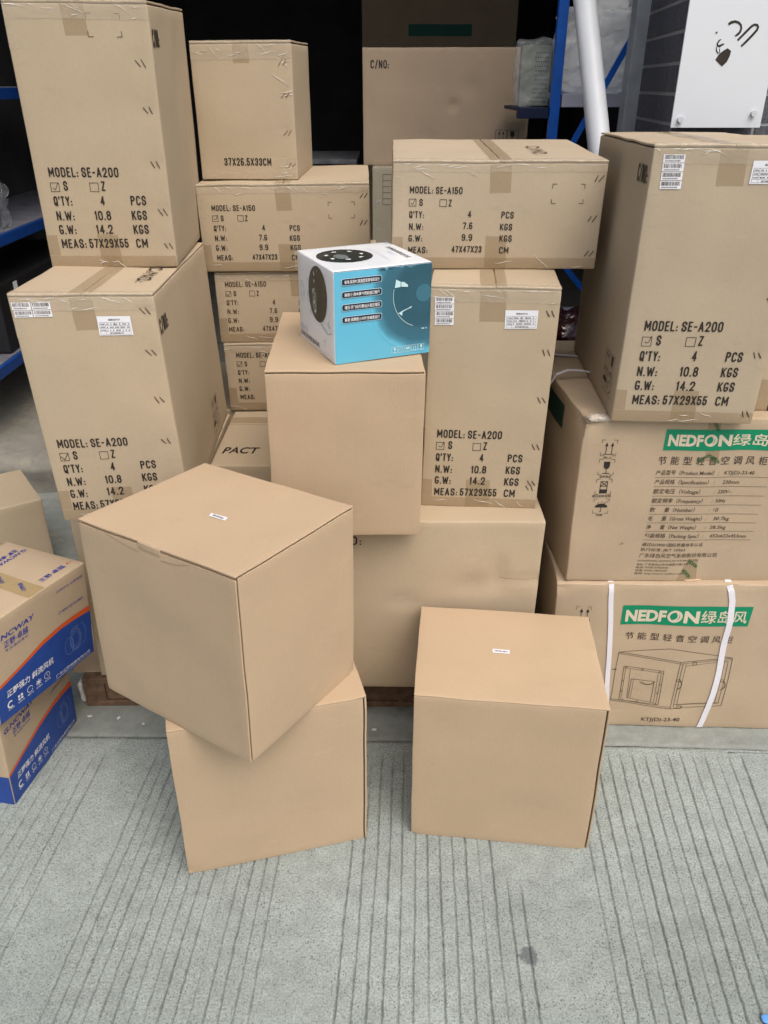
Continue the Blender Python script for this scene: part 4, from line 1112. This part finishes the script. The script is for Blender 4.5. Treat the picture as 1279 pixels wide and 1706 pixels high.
# torn liner at the crushed corner
TORN = plain('torn_grey_liner', (0.56, 0.50, 0.42), 0.9, bump=0.8, bscale=160, var=0.3)
V, F = crumple(0.060, 0.012, 0.028, 0.010, 51, 26)
mesh_obj('torn_liner', [N22.M(Vector((v.x + 0.004, v.y - 0.004, v.z + N22.h - 0.012))) for v in V], F, TORN, N22.root, True)
V, F = crumple(0.05, 0.006, 0.02, 0.004, 57, 12)
mesh_obj('torn_liner', [N22.M(Vector((v.x + 0.292, v.y - 0.004, v.z - 0.001))) for v in V], F, RAW, N22.root, True)
def band(c, name, pts, w, nrm_w, mat=WHITE_STRAP, t=0.0009):
    """flat strap through 3-D points (carton space), nrm_w gives the width direction at each point"""
    V = []; F = []
    for i, (p, wd) in enumerate(zip(pts, nrm_w)):
        p = Vector(p); wd = Vector(wd).normalized() * w / 2
        a = Vector(pts[max(i - 1, 0)]); b = Vector(pts[min(i + 1, len(pts) - 1)])
        n = (b - a).cross(wd).normalized() * t / 2
        V += [p - wd - n, p + wd - n, p + wd + n, p - wd + n]
    for i in range(len(pts) - 1):
        for k in range(4): F.append((4 * i + k, 4 * i + (k + 1) % 4, 4 * i + 4 + (k + 1) % 4, 4 * i + 4 + k))
    F += [(3, 2, 1, 0), tuple(len(V) - 4 + k for k in range(4))]
    return mesh_obj(name, V, F, mat, c.root, False)
h = N22.h
pts = [(0.62, .44, h + .003), (.45, .44, h + .003), (.25, .445, h + .004), (.10, .45, h + .004), (.03, .45, h + .010), (-.01, .45, h + .004), (-.028, .45, h - .05), (-.03, .45, h - .25)]
band(N22, 'strap', pts, .012, [(0, 1, 0)] * 8)
pts = [(0.62, .28, h + .003), (.30, .28, h + .004), (.12, .275, h + .008), (.07, .27, h + .022), (.03, .265, h + .026), (.0, .26, h + .016), (-.022, .255, h - .02), (-.034, .25, h - .10), (-.036, .25, h - .3)]
band(N22, 'strap', pts, .012, [(0, 1, 0)] * 9)

N23 = Carton('N23', 'appliance_carton', 'carton with green banner and line drawing of a machine, bound by white straps', APPL, bulge=0.004, group='green banner cartons', warp=0.003,
             dents=(('front', .01, .46, .03, .006), ('top', .0, .0, .05, .008), ('front', .14, .466, .02, .006), ('front', .437, .466, .02, .005)))
banner(N23, .1708, .3440, .4995, .4030, .004, .1811, .3672, .3550, .0335, .3720, .4890)
p = P2()
for k, ch in enumerate('节能型轻音空调风柜'):
    u = .1885 + k * .0322; p.text(ch, u, .2985 - k * .0009, u + .0225, .0170, 0.006)
p.text('KTJ(D)-23-40', .2722, .0212, .3754, .0128, .010)
N23.emit('front', p, INK_F, 'product_line', off=0.001)
p = P2(); icon(p, 'up', .056, .352, .040, .0014); p.brackets(.0545, .350, .0915, .396, .009, .0009)
N23.emit('front', p, INK, 'handling_marks', off=0.001)
p = P2(); lw = .0013
p.line([(.1795, .255), (.3099, .2696), (.4784, .2435), (.3449, .2267)], lw, True)
p.line([(.1795, .255), (.1784, .0918), (.3439, .0646), (.3449, .2267)], lw); p.line([(.1795, .2505), (.3449, .2215), (.4778, .2385)], lw * .8)
p.line([(.3439, .0646), (.4778, .0801), (.4784, .2435)], lw); p.line([(.1784, .0965), (.3439, .0700)], lw * .8)
p.line([(.352, .2215), (.3515, .071)], lw); p.line([(.3605, .2215), (.3600, .078), (.468, .0885), (.4690, .2320), (.3605, .2145)], lw * .8)
p.line([(.352, .0795), (.470, .0910)], lw * .8); p.line([(.460, .2335), (.4590, .0875)], lw * .8)
p.line([(.2001, .2094), (.3058, .196), (.3084, .0801), (.2011, .0924)], lw, True); p.line([(.2001, .2035), (.3058, .1895)], lw * .8); p.line([(.2055, .203), (.2060, .0965)], lw * .8)
p.line([(.300, .1905), (.3020, .0815)], lw * .8); p.line([(.2181, .1973), (.2217, .1009)], lw * .8); p.line([(.2925, .1883), (.2947, .0864)], lw * .8); p.line([(.2217, .1009), (.2947, .0864)], lw * .8)
p.line([(.2249, .1000), (.2249, .167), (.2856, .1607), (.2862, .090)], lw); p.line([(.2310, .1655), (.2310, .100)], lw * .7)
p.arc(.268, .162, .020, .013, 190, 350, lw, 10); p.arc(.270, .160, .016, .009, 190, 350, lw * .8, 8)
for u, v in ((.207, .205), (.25, .1995), (.295, .194), (.211, .094), (.25, .0895), (.30, .083), (.3745, .0725), (.357, .068), (.302, .15), (.30, .12), (.2035, .16), (.2035, .125)): p.arc(u, v, .0021, .0021, 0, 360, lw * .7, 8)
for u, v in ((.345, .162), (.4580, .163)):
    p.frame(u, v, u + .010, v + .007, lw); p.arc(u + .004, v - .012, .012, .016, -80, 60, lw * 1.6, 8)
p.frame(.378, .218, .387, .228, lw); p.frame(.362, .066, .372, .074, lw); p.line([(.172, .198), (.181, .198)], lw * 2)
N23.emit('front', p, INK_F, 'machine_drawing', off=0.001)
def front_strap(c, name, uv, w):
    pts = []; wd = []
    fine = []
    for (a, b) in zip(uv, uv[1:]):
        for k in range(6): fine.append((a[0] + (b[0] - a[0]) * k / 6, a[1] + (b[1] - a[1]) * k / 6))
    fine.append(uv[-1])
    top = [c.S('top', fine[0][0], y, 0.0015) for y in (.25, .16, .08, .02)]
    pts = top + [c.S('front', u, v, 0.0022) for u, v in fine]
    band(c, name, pts, w, [(1, 0, 0)] * 4 + [(1, 0, .12)] * len(fine))
front_strap(N23, 'strap', [(.134, .464), (.140, .40), (.151, .29), (.158, .22), (.162, .145), (.172, .05), (.175, .004)], .0125)
front_strap(N23, 'strap', [(.427, .462), (.434, .445), (.441, .42), (.447, .36), (.448, .29), (.450, .20), (.449, .125), (.445, .075), (.439, .035), (.433, .004)], .0155)

# ------------------------------------------------------------------ cartons inside the shop
c = Carton('C19', 'shipping_carton', 'dusty olive carton with printed grid, under the lettered carton inside the shop', OLD)
p = P2()
for k in range(6): p.line([(.045, 1.075 - k * .024), (.16, 1.075 - k * .024)], .0016)
for u in (.045, .085, .16): p.line([(u, 1.075), (u, .955)], .0016)
c.emit('front', P2().rect(.045, .70, .085, .76), LABEL, 'paper_label', off=0.001)
c.emit('front', p, INK_F, 'printed_grid', off=0.001); c.staples('front', ((.028, .97), (.028, .85)), 50, STEEL)
C17 = c = Carton('C17', 'shipping_carton', 'wide grey brown carton with stencilled letters top left, inside the shop', plain and cardboard('kraft_shaded_stock', (0.37, 0.29, 0.205), flute=.025, blotch=.06), bulge=0.004,
           dents=(('front', .38, .235, .03, .012), ('front', .28, .115, .02, .005), ('front', .45, .30, .06, .005)))
c.emit('front', P2().stencil('C/NO:', .033, .371, .1096, .031), INK, 'stencil_lettering', off=0.001)
p = P2(); icon(p, 'up', .565, .095, .042, .0018); icon(p, 'glass', .612, .095, .042, .0018); p.frame(.562, .092, .608, .140, .0014); p.frame(.611, .092, .658, .140, .0014)
c.emit('front', p, INK, 'handling_marks', off=0.001)
c = Carton('D18', 'appliance_carton', 'tall carton with teal green banner in the dark back of the shop', APPL)
c.emit('front', P2().rect(.36, 1.745, .85, 1.825), plain('teal_banner', (0.0, 0.13, 0.105), .5), 'green_banner', off=0.002)

# ------------------------------------------------------------------ plain kraft cartons in front (folded mailer type)
PLAIN = 'plain kraft cartons'
def plain_carton(key, label, lid_gap=(), slot=None, dents=()):
    c = Carton(key, 'plain_carton', label, KRAFT, body=False, group=PLAIN, bulge=0.003, warp=0.0018, dents=dents)
    w, d, h = c.w, c.d, c.h; T = 0.0040; G = 0.0030
    def bx(x0, y0, z0, x1, y1, z1, name, mat=KRAFT, r=0.0016, ph=0):
        V, F = grid_box(x0, y0, z0, x1, y1, z1, r, 0.016)
        out = [c.M(c.disp(p)) for p in V]
        return mesh_obj(name, out, F, mat, c.root, True)
    lid = bool(lid_gap)
    hf = h - (T + G) if 'front' in lid_gap else h
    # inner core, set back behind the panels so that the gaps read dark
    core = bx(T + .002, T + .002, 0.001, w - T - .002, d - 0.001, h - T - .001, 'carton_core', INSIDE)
    fx0, fx1 = 0.0, w
    if slot == 'right': fx1 = w - T - 0.0032
    if slot == 'left': fx0 = T + 0.0032
    fp = bx(fx0, 0, 0, fx1, T, hf if lid else h - T - .0002, 'front_panel')
    hs = h - (T + 0.0046) if 'left' in lid_gap else (h if lid else h - T - .0002)
    bx(0, 0 if slot == 'left' else T + .0003, 0, T, d, hs if 'left' in lid_gap else h - T - .0004, 'side_panel')
    bx(w - T, 0 if slot == 'right' else T + .0003, 0, w, d, h - T - .0004, 'side_panel')
    ly0 = 0.0
    lx1 = w - (0.0 if 'right' not in lid_gap else T * .6)
    L = bx(0.0, ly0, h - T, lx1, d, h, 'lid', r=0.0017)
    if not lid:
        pass
    return c, L, fp
c, L, fp = plain_carton('P10', 'plain carton on the pavement beneath the turned plain carton', (), 'right', (('front', .0, .0, .03, .006), ('front', .30, .16, .09, .0009, .5), ('front', .41, .42, .02, .004)))
c, L, fp = plain_carton('P11', 'plain carton standing alone on the pavement at right front', (), 'right', (('front', .0, .0, .02, .004), ('front', .413, .0, .025, .005), ('front', .26, .12, .10, .0008, .6), ('top', .25, .20, .08, .0015)))
st = c.emit('top', P2().grid((.1722, .1641), (.2112, .1650), (.2114, .1791), (.1718, .1782)), LABEL, 'barcode_label', L, off=0.0012)
p = P2()
for k in range(11): p.rect(.1765 + k * .0028, .1685, .1765 + k * .0028 + (.0016 if k % 3 else .0009), .1745)
c.emit('top', p, INK_F, 'barcode_print', L, off=0.0016)
c, L, fp = plain_carton('P12', 'plain carton in the middle carrying the blue fan package', ('front', 'right'), None, (('front', .337, .0, .02, .004), ('front', .1, .2, .12, .0009)))
c, L, fp = plain_carton('P9', 'turned plain carton with a tuck tab, on top of another at left front', ('front', 'left'), 'left', (('left', .15, .22, .12, .001, .7), ('front', .33, .0, .02, .004), ('left', .0, .0, .008, .0012), ('top', .2, .25, .1, .0015)))
c.emit('top', P2().grid((.1399, .1975), (.1425, .1582), (.1559, .1632), (.1521, .2029)), LABEL, 'barcode_label', L, off=0.0012)
p = P2()
for k in range(10): p.rect(.1445, .1655 + k * .003, .1505, .1655 + k * .003 + (.0017 if k % 3 else .001))
c.emit('top', p, INK_F, 'barcode_print', L, off=0.0016)
# raw corrugated edge of the lid with its wave, bowed a little off the box
V = []; F = []; n = 400
for i in range(n + 1):
    u = 0.003 + (c.d - 0.006) * i / n
    bow = 0.0030 * math.sin(math.pi * u / c.d) ** 2
    zz = c.h - 0.0030 + 0.0012 * math.sin(2 * math.pi * u / 0.0072)
    for dz in (-0.0005, 0.0005):
        V.append(c.M(Vector((-0.0016 - bow * 0.2, c.d - u, zz + dz))))
for i in range(n): F.append((2 * i, 2 * i + 1, 2 * i + 3, 2 * i + 2))
mesh_obj('corrugated_edge', V, F, RAW, L)
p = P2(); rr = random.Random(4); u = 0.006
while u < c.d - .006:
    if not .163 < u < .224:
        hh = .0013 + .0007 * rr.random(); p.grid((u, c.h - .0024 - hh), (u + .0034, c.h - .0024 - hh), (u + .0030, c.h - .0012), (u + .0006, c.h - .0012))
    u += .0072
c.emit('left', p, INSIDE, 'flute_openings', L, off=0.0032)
c.slab('lock_tab', -0.0026, c.d - .2228, c.h - .014, 0.0, c.d - .1672, c.h - .0006, KRAFT, 0.0004, L, r=0.0005)
# crescent bulge below the tab where the panel is pushed out
p = P2().line([(.07, .404), (.10, .395), (.14, .388), (.1672, .386)], .0009).line([(.2228, .386), (.26, .389), (.29, .397)], .0009)
c.emit('left', p, INSIDE, 'tuck_crease', L, off=0.0012)

# ------------------------------------------------------------------ retail fan box on the centre carton
WHITE_C = plain('white_gloss_card', (0.74, 0.79, 0.83), 0.28, spec=0.5, var=0.03, bscale=12)
SKYB = plain('sky_blue_print', (0.115, 0.46, 0.66), 0.25, spec=0.5, var=0.04, bscale=6)
TEAL = plain('teal_print', (0.045, 0.17, 0.235), 0.25, spec=0.5, var=0.15, bscale=14)
TEAL_L = plain('teal_pale_print', (0.10, 0.30, 0.40), 0.25, spec=0.5, var=0.1, bscale=10)
TEAL_D = plain('teal_deep_print', (0.030, 0.115, 0.165), 0.25, spec=0.5, var=0.15, bscale=14)
NAVY = plain('navy_print', (0.010, 0.018, 0.040), 0.3)
PALE = plain('pale_cyan_print', (0.50, 0.72, 0.78), 0.3)
FAN_D = plain('fan_photo_print', (0.020, 0.028, 0.026), 0.28, spec=0.5, var=0.5, bscale=30)
SHADE_P = plain('pale_grey_print', (0.50, 0.56, 0.60), 0.3, var=0.25, bscale=22)
GREY_P = plain('lilac_grey_print', (0.42, 0.47, 0.62), 0.3)
F = Carton('F13', 'fan_package', 'glossy blue and white fan package on the middle plain carton', WHITE_C, 'package', bulge=0.001, warp=0.0006)
w, h, d = F.w, F.h, F.d
fr = F.emit('front', P2().rect(.0012, .0015, w - .0012, h - .0025), SKYB, 'front_print', off=0.0007)
clip = (.0014, .0017, w - .0014, h - .0027)
def fan_print():
    m, nt, b = nodes_of('fan_print_gradient')
    tc = N(nt, 'ShaderNodeTexCoord')
    mp = N(nt, 'ShaderNodeMapping'); mp.inputs['Location'].default_value = (-.204, 0, -.133); mp.inputs['Scale'].default_value = (1, 0, 1)
    nt.links.new(tc.outputs['Object'], mp.inputs['Vector'])
    ln = N(nt, 'ShaderNodeVectorMath', operation='LENGTH'); nt.links.new(mp.outputs[0], ln.inputs[0])
    n = N(nt, 'ShaderNodeTexNoise', i_Scale=22.0); nt.links.new(tc.outputs['Object'], n.inputs['Vector'])
    ad = N(nt, 'ShaderNodeMath', operation='MULTIPLY_ADD'); nt.links.new(n.outputs[0], ad.inputs[0]); ad.inputs[1].default_value = 0.012; nt.links.new(ln.outputs['Value'], ad.inputs[2])
    c = ramp(nt, ad.outputs[0], [(0.0, (.032, .11, .16)), (0.055, (.022, .088, .125)), (0.076, (.024, .095, .14)), (0.080, (.036, .125, .18)), (0.105, (.034, .135, .20)), (0.120, (.065, .26, .37)), (0.128, (.115, .46, .66))])
    nt.links.new(c, b.inputs['Base Color']); b.inputs['Roughness'].default_value = 0.25
    return m
F.emit('front', P2().disc(.204, .133, .126, .126, clip, n=64, rings=10), fan_print(), 'fan_picture', fr, off=0.0012)
F.emit('front', P2().disc(.2055, .135, .0190, .0190, clip, n=32), plain('hub_print', (.045, .155, .215), .25), 'fan_picture', fr, off=0.0020)
p = P2().poly([(.1365, .1524), (.1500, .1535), (.1500, .1640), (.1396, .1699)]).poly([(.1515, .1538), (.167, .1519), (.1672, .1560), (.1590, .1625), (.1515, .1640)])
p.line([(.1467, .098), (.157, .101), (.1768, .1092)], .0016).poly([(.1467, .098), (.155, .0915), (.1560, .1005), (.1775, .1072), (.1760, .1092), (.156, .1025)])
p.arc(.2055, .135, .072, .072, 168, 250, .0010, 24).line([(.2035, .0585), (.2085, .0580)], .0022).line([(.2130, .0580), (.2145, .0580)], .0018)
F.emit('front', p, PALE, 'fan_highlights', fr, off=0.0023)
pills = ['省电·采用PC高强度变频电机设计', '耐用·使用金属外壳和进口轴承', '增压·仿飞机引擎设计高压增压', '静音·高精密小叶轮无噪音运行']
def pill(p, u0, v0, u1, v1):
    r = (v1 - v0) * .28; pts = []
    for cx, cy, a in ((u1 - r, v1 - r, 0), (u0 + r, v1 - r, 90), (u0 + r, v0 + r, 180), (u1 - r, v0 + r, 270)):
        for k in range(5):
            t = math.radians(a + 90 * k / 4); pts.append((cx + r * math.cos(t), cy + r * math.sin(t)))
    return p.poly(pts)
for k, t in enumerate(pills):
    v0 = .1692 - k * .0263
    a = F.emit('front', pill(P2(), .0162, v0 - .0006, .1070, v0 + .0140), PALE, 'slogan_pill', fr, off=0.0026)
    F.emit('front', pill(P2(), .0172, v0 + .0004, .1060, v0 + .0130), NAVY, 'slogan_ground', fr, off=0.0029)
    F.emit('front', P2().text(t, .0225, v0 + .0036, .1015, .0058, .012), WHITE_P, 'slogan_lettering', fr, off=0.0033)
p = P2()
for k, kd in enumerate(('glass', 'recycle', 'rain', 'up', 'glass')):
    u = .1320 + k * .0160; p.frame(u, .0104, u + .0136, .0242, .0007); icon(p, kd, u + .001, .0112, .0118, .0009)
F.emit('front', p, PALE, 'handling_marks', fr, off=0.0026)
lf = F.emit('left', P2().disc(.1390, .131, .0590, .0595, (.002, .002, d - .002, h - .002), n=56), FAN_D, 'fan_picture', off=0.0010)
p = P2()
for u, v, a, k in ((.121, .166, 70, 1.0), (.118, .150, 30, .9), (.108, .128, 10, 1), (.112, .108, -30, 1.1), (.118, .092, -55, 1), (.1395, .178, 90, .5)):
    q = P2().poly([(u, v), (u + .007 * k, v + .002), (u + .008 * k, v + .010 * k), (u + .001, v + .008 * k)]).turned(u, v, a)
    o = len(p.V); p.V += q.V; p.F += [tuple(i + o for i in f) for f in q.F]
F.emit('left', p, SHADE_P, 'fan_highlights', lf, off=0.0015)
p = P2().disc(.085, .118, .022, .020, rings=3, n=18).disc(.075, .142, .011, .013, rings=3, n=14).disc(.094, .094, .014, .016, rings=3, n=14).disc(.03, .118, .018, .022, rings=3, n=12)
F.emit('left', p, plain('splash_print', (0.64, 0.70, 0.75), .3, var=.25, bscale=60), 'splash_print', off=0.0008)
p = P2().line([(.155, .072), (.2, .058)], .0012).line([(.205, .087), (.2, .080), (.214, .074)], .0012).line([(.205, .060), (.222, .066)], .001).arc(.178, .034, .0065, .0062, 0, 300, .0007, 14)
F.emit('left', p, NAVY, 'pull_cord', off=0.0009)
F.emit('left', P2().text('变频混流管道风机', .010, .0135, .140, .0085, .012), NAVY, 'title_lettering', off=0.0010)
F.emit('left', P2().text('低分贝', .0115, .0265, .066, .0115, .004), GREY_P, 'title_lettering', off=0.0010)
F.emit('left', P2().line([(.026, .1600), (.030, .163), (.033, .159)], .0008).line([(.044, .163), (.049, .165)], .0008), GREY_P, 'small_mark', off=0.0010)
tp = F.emit('top', P2().disc(.0738, .1275, .0615, .0655, (.003, .003, w - .003, d - .003), n=56), FAN_D, 'fan_picture', off=0.0010)
p = P2()
for a in range(0, 360, 52):
    x, y = .0738 + .040 * math.cos(math.radians(a)), .1275 + .042 * math.sin(math.radians(a))
    q = P2().poly([(x - .006, y - .003), (x + .006, y - .003), (x + .005, y + .004), (x - .004, y + .004)]).turned(x, y, a + 70)
    o = len(p.V); p.V += q.V; p.F += [tuple(i + o for i in f) for f in q.F]
F.emit('top', p, WHITE_P, 'fan_highlights', tp, off=0.0015)
F.emit('top', P2().disc(.062, .118, .015, .024, rings=4, n=24), plain('sparkle_print', (.16, .19, .20), .3, var=.9, bscale=330), 'fan_highlights', tp, off=0.0013)
F.emit('left', P2().disc(.121, .112, .014, .030, rings=4, n=24), plain('sparkle_print', (.16, .20, .17), .3, var=.9, bscale=200), 'fan_highlights', lf, off=0.0013)
p = P2().line([(.149, .185), (.147, .056)], .0010).line([(.153, .170), (.151, .070)], .0007)
F.emit('top', p, SHADE_P, 'pull_cord', off=0.0009)
p = P2().text('变频混流管道风机', 0, 0, .120, .0095, .010); p.V = [(.1925 + v, .178 - u) for u, v in p.V]
F.emit('top', p, NAVY, 'title_lettering', off=0.0010)
p = P2().text('低分贝', 0, 0, .040, .008, .0); p.V = [(.174 + v, .128 - u) for u, v in p.V]
F.emit('top', p, GREY_P, 'title_lettering', off=0.0010)
F.emit('front', P2().line([(.002, h - .0012), (w - .002, h - .0012)], .0011), NAVY, 'lid_edge', off=0.0009)

# ------------------------------------------------------------------ blue and orange printed cartons at the left edge
def fan_carton(key, label, side_blue):
    c = Carton(key, 'fan_carton', label, APPL, group='blue and orange fan cartons', bulge=0.002)
    w, h, d = c.w, c.h, c.d
    curve = [(0.001, .090, .097), (.016, .0925, .1005), (.066, .1055, .1135), (.142, .1262, .1366), (.205, .1330, .1443), (.25, .1318, .1450), (.29, .1275, .1432), (w - .001, .1255, .1418)]
    p = P2(); q = P2()
    for (u0, a0, b0), (u1, a1, b1) in zip(curve, curve[1:]):
        p.grid((u0, .001), (u1, .001), (u1, a1), (u0, a0)); q.grid((u0, a0), (u1, a1), (u1, b1), (u0, b0))
    bl = c.emit('front', p, BLUE_P, 'blue_panel', off=0.0008); c.emit('front', q, ORANGE_P, 'orange_stripe', off=0.0008)
    c.emit('left', P2().rect(.001, .001, d - .001, .0895), BLUE_P, 'blue_panel', off=0.0008)
    p = P2().text('G.NCWAY', .012, .2105, .1325, .0125, .02, .2); c.emit('front', p, BLUE_INK, 'name_lettering', off=0.001)
    p = P2().text('正野·卓越', .042, .188, .112, .0135, .010); p.text('专注通风净化', .043, .176, .110, .0055, .0)
    c.emit('front', p, BLUE_INK, 'name_lettering', off=0.001)
    p = P2().text('正野强力 斜流风机', .0275, .0600, .170, .0140, .012, .12)
    p.text('广东正野电器有限公司', .172, .0105, .2890, .0060, .004)
    p.line([(.172, .006), (.29, .006)], .0008)
    for k, u in enumerate((.034, .0626, .0913, .1184, .1456)):
        if k == 0: p.arc(u, .037, .0075, .008, 60, 300, .0035, 12)
        elif k == 1: p.rect(u - .007, .030, u - .0015, .0355).rect(u + .001, .030, u + .007, .0355).rect(u - .007, .0375, u - .0015, .044).rect(u + .001, .0375, u + .007, .044)
        elif k == 2: p.arc(u, .0375, .0080, .0082, 20, 340, .0014, 14)
        elif k == 3:
            for a in range(0, 180, 45):
                ca, sa = .008 * math.cos(math.radians(a)), .008 * math.sin(math.radians(a)); p.line([(u - ca, .038 - sa), (u + ca, .038 + sa)], .0018)
        else: p.arc(u, .0385, .0085, .0088, 0, 360, .0010, 18).line([(u, .0385), (u, .045)], .001).line([(u, .0385), (u + .004, .036)], .001)
        p.text(('低噪音', '金属外壳', '循环风', '高效散热', '定时器')[k], u - .009, .0225, u + .010, .0038, 0)
    c.emit('front', p, WHITE_P, 'white_lettering', bl, off=0.0014)
    p = P2()
    for r in (.030, .026, .020): p.arc(.247, .077, r * .62, r, 0, 360, .0007, 28)
    p.arc(.225, .070, .014, .024, 0, 360, .0007, 24); p.arc(.268, .080, .014, .030, -90, 90, .0007, 16)
    p.line([(.232, .105), (.262, .108)], .0007).line([(.23, .048), (.265, .050)], .0007).line([(.235, .105), (.24, .112), (.258, .112)], .0007)
    c.emit('front', p, plain('light_blue_print', (0.22, 0.32, 0.60), .5), 'fan_drawing', bl, off=0.0014)
    p = P2().text('400-5210-863', .215, .1742, .284, .0065, .004).arc(.209, .177, .0035, .0035, 0, 360, .0008, 10).text('扫码关注 正野电器', .2065, .2330, .290, .0048, .0)
    c.emit('front', p, BLUE_INK, 'contact_lettering', off=0.001)
    return c
G2 = fan_carton('G2', 'blue and orange fan carton, lower of two at left edge', True)
G1 = fan_carton('G1', 'blue and orange fan carton, upper of two at left edge', True)
t = G1.emit('top', P2().grid((.1765, .001), (.1765, .26), (.1205, .26), (.1205, .001)) if False else P2().grid((.128, .001), (.178, .001), (.186, .26), (.134, .26)).turned(.157, .13, 0), film('yellow_tape', (0.48, 0.37, 0.17), .5, .14, .6, 45), 'packing_tape', off=0.0006)
p = P2()
for v in (.05, .12, .19):
    q = P2().text('正野电器', .140, v, .180, .008, .01).turned(.16, v, 62); o = len(p.V); p.V += q.V; p.F += [tuple(i + o for i in f) for f in q.F]
G1.emit('top', p, BLUE_INK, 'tape_print', t, off=0.0018)
p = P2().text('正野·卓越', 0, 0, .080, .0125, .010); p.V = [(.193 + u * .95, .026 + v) for u, v in p.V]
G1.emit('top', p, BLUE_INK, 'top_lettering', off=0.001)
p = P2().text('G.NCWAY', 0, 0, .098, .0125, .02, .2); p.text('正野·卓越', .012, -.020, .075, .0115, .02); p.V = [(.290 - u, .185 - v) for u, v in p.V]
G1.emit('top', p, BLUE_INK, 'top_lettering', off=0.0012)
G1.emit('top', P2().rect(.279, .030, .284, .036).rect(.288, .030, .292, .034), ORANGE_P, 'top_mark', off=0.001)
c = Carton('P27', 'plain_carton', 'pale plain carton at the left edge behind the blue and orange ones', EXPORT, group=PLAIN)

# white paper crumbs on the strip by the left pallet
for k, (x, y) in enumerate(((-0.835, 1.700), (-0.745, 1.690), (-0.665, 1.672), (-0.02, 1.655))):
    t = thing('paper_crumb', 'tiny white paper crumb on the smooth concrete by the pallets', 'litter', (x, y, 0.001), k * 1.1, 'paper crumbs on the concrete')
    V, F2 = crumple(0.013 - .002 * (k % 3), 0.004, 0.007, 0.003, 70 + k * 3, 6)
    mesh_obj('crumb', V, F2, plain('paper_crumb', (0.62, 0.63, 0.62), .8) if k == 0 else bpy.data.materials['paper_crumb'], t, True)
# scrap at the lower right corner
scr = thing('plastic_scrap', 'small blue plastic scrap on the pavement at the lower right corner', 'litter', (0.718, 0.868, 0.002))
V, F2 = crumple(0.026, 0.008, 0.016, 0.004, 61, 8)
mesh_obj('film', V, F2, plain('blue_film', (0.12, 0.35, 0.75), .25), scr, True)
bpy.data.objects.remove(_fo)
